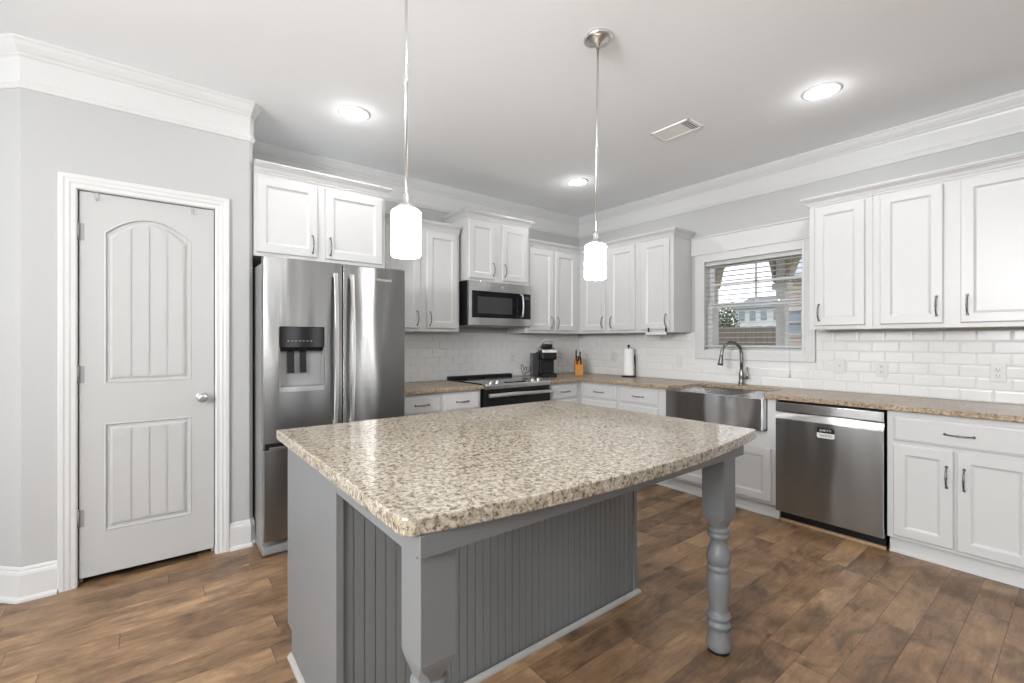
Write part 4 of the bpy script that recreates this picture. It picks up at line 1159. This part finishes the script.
mb = MB(); mb.box(-0.03, 0.05, wv0-0.06, wv0+0.03, wz0-0.05, wz1+0.06).box(-0.03, 0.05, wv1-0.03, wv1+0.06, wz0-0.05, wz1+0.06).box(-0.03, 0.05, wv0, wv1, wz0-0.05, wz0+0.03).box(-0.03, 0.05, wv0, wv1, wz1-0.03, wz1+0.06).box(-0.02, 0.05, wv0, wv1, 2.38, 2.43)
wf = mb.build('window', white, t)
MB().box(0.06, 0.08, wv0, wv1, wz0, wz1).build('pane', pmat('blue_grey_pane', (0.35, 0.40, 0.48), 0.2), wf)
MB().prism([(-0.35, 3.92), (-0.35, 4.05), (3.0, 5.6), (3.0, 3.92)], 'y', -9.2, 3.3).build('roof', pmat('pale_blue_roof', (0.52, 0.56, 0.64), 0.8), t)
t = thing('fence', 'brown wooden board fence beyond the porch', 'fence', (9.5, 0, gz))
fm_ = pmat('weathered_brown_fence', (0.20, 0.165, 0.145), 0.85, var=0.25, scale=4)
mb = MB(); y = 1.30
while y < 9.0:
    mb.box(0, 0.02, y, y+0.138, 0, 2.14+0.02*random.random()); y += 0.145
mb.build('boards', fm_, t)
MB().box(0.02, 0.06, 1.3, 9.0, 0.4, 0.5).box(0.02, 0.06, 1.3, 9.0, 1.6, 1.7).build('rail', fm_, t)
t = thing('neighbour_house', 'distant pale house with blue-grey windows and roof beyond the fence', 'house', (48, 0, gz))
pale = pmat('pale_siding', (0.72, 0.73, 0.74), 0.8)
blue = pmat('blue_grey_shutter', (0.28, 0.34, 0.46), 0.7)
MB().box(0, 9, 12.0, 21.0, 0, 5.35).build('wall', pale, t)
mb = MB(); mb.prism([(11.6, 5.3), (21.5, 5.3), (19.2, 6.4), (13.6, 6.4)], 'x', -0.4, 9.2); mb.build('roof', pmat('blue_grey_roof', (0.38, 0.42, 0.50), 0.8), t)
for yc in (20.2, 19.05, 17.9, 16.6, 15.3):
    f = MB().box(-0.05, 0.02, yc-0.30, yc+0.30, 3.95, 5.0, 0.01).build('window', blue, t)
    MB().box(-0.06, -0.045, yc-0.22, yc+0.22, 4.03, 4.92).build('pane', pmat('pane_glass', (0.30, 0.34, 0.42), 0.15), f)
t = thing('tree', 'leafy grey-green tree beyond the fence at the left of the window', 'tree', (11.5, 3.95, gz))
MB().tube([(0, 0, 0), (0.05, 0.05, 1.2), (0.0, 0.1, 2.2)], [0.12, 0.09, 0.05], 10).build('trunk', fm_, t)
mb = MB(); rnd = random.Random(3)
for i in range(2600):
    a, e_, r = rnd.uniform(0, 2*PI), rnd.uniform(-1, 1), rnd.random()**0.4
    c = Vector((0.50*r*math.cos(a)*math.sqrt(1-e_*e_), 0.50*r*math.sin(a)*math.sqrt(1-e_*e_), 2.05+1.0*r*e_))
    d1_ = Vector((rnd.uniform(-1, 1), rnd.uniform(-1, 1), rnd.uniform(-1, 1))).normalized()*0.05
    d2_ = d1_.cross(Vector((rnd.uniform(-1, 1), rnd.uniform(-1, 1), rnd.uniform(-1, 1)))).normalized()*0.026
    mb.bm.faces.new([mb.bm.verts.new(v) for v in (c-d1_, c+d2_, c+d1_, c-d2_)])
mb.build('foliage', pmat('grey_green_leaves', (0.16, 0.20, 0.11), 0.8, var=0.4, scale=3), t)
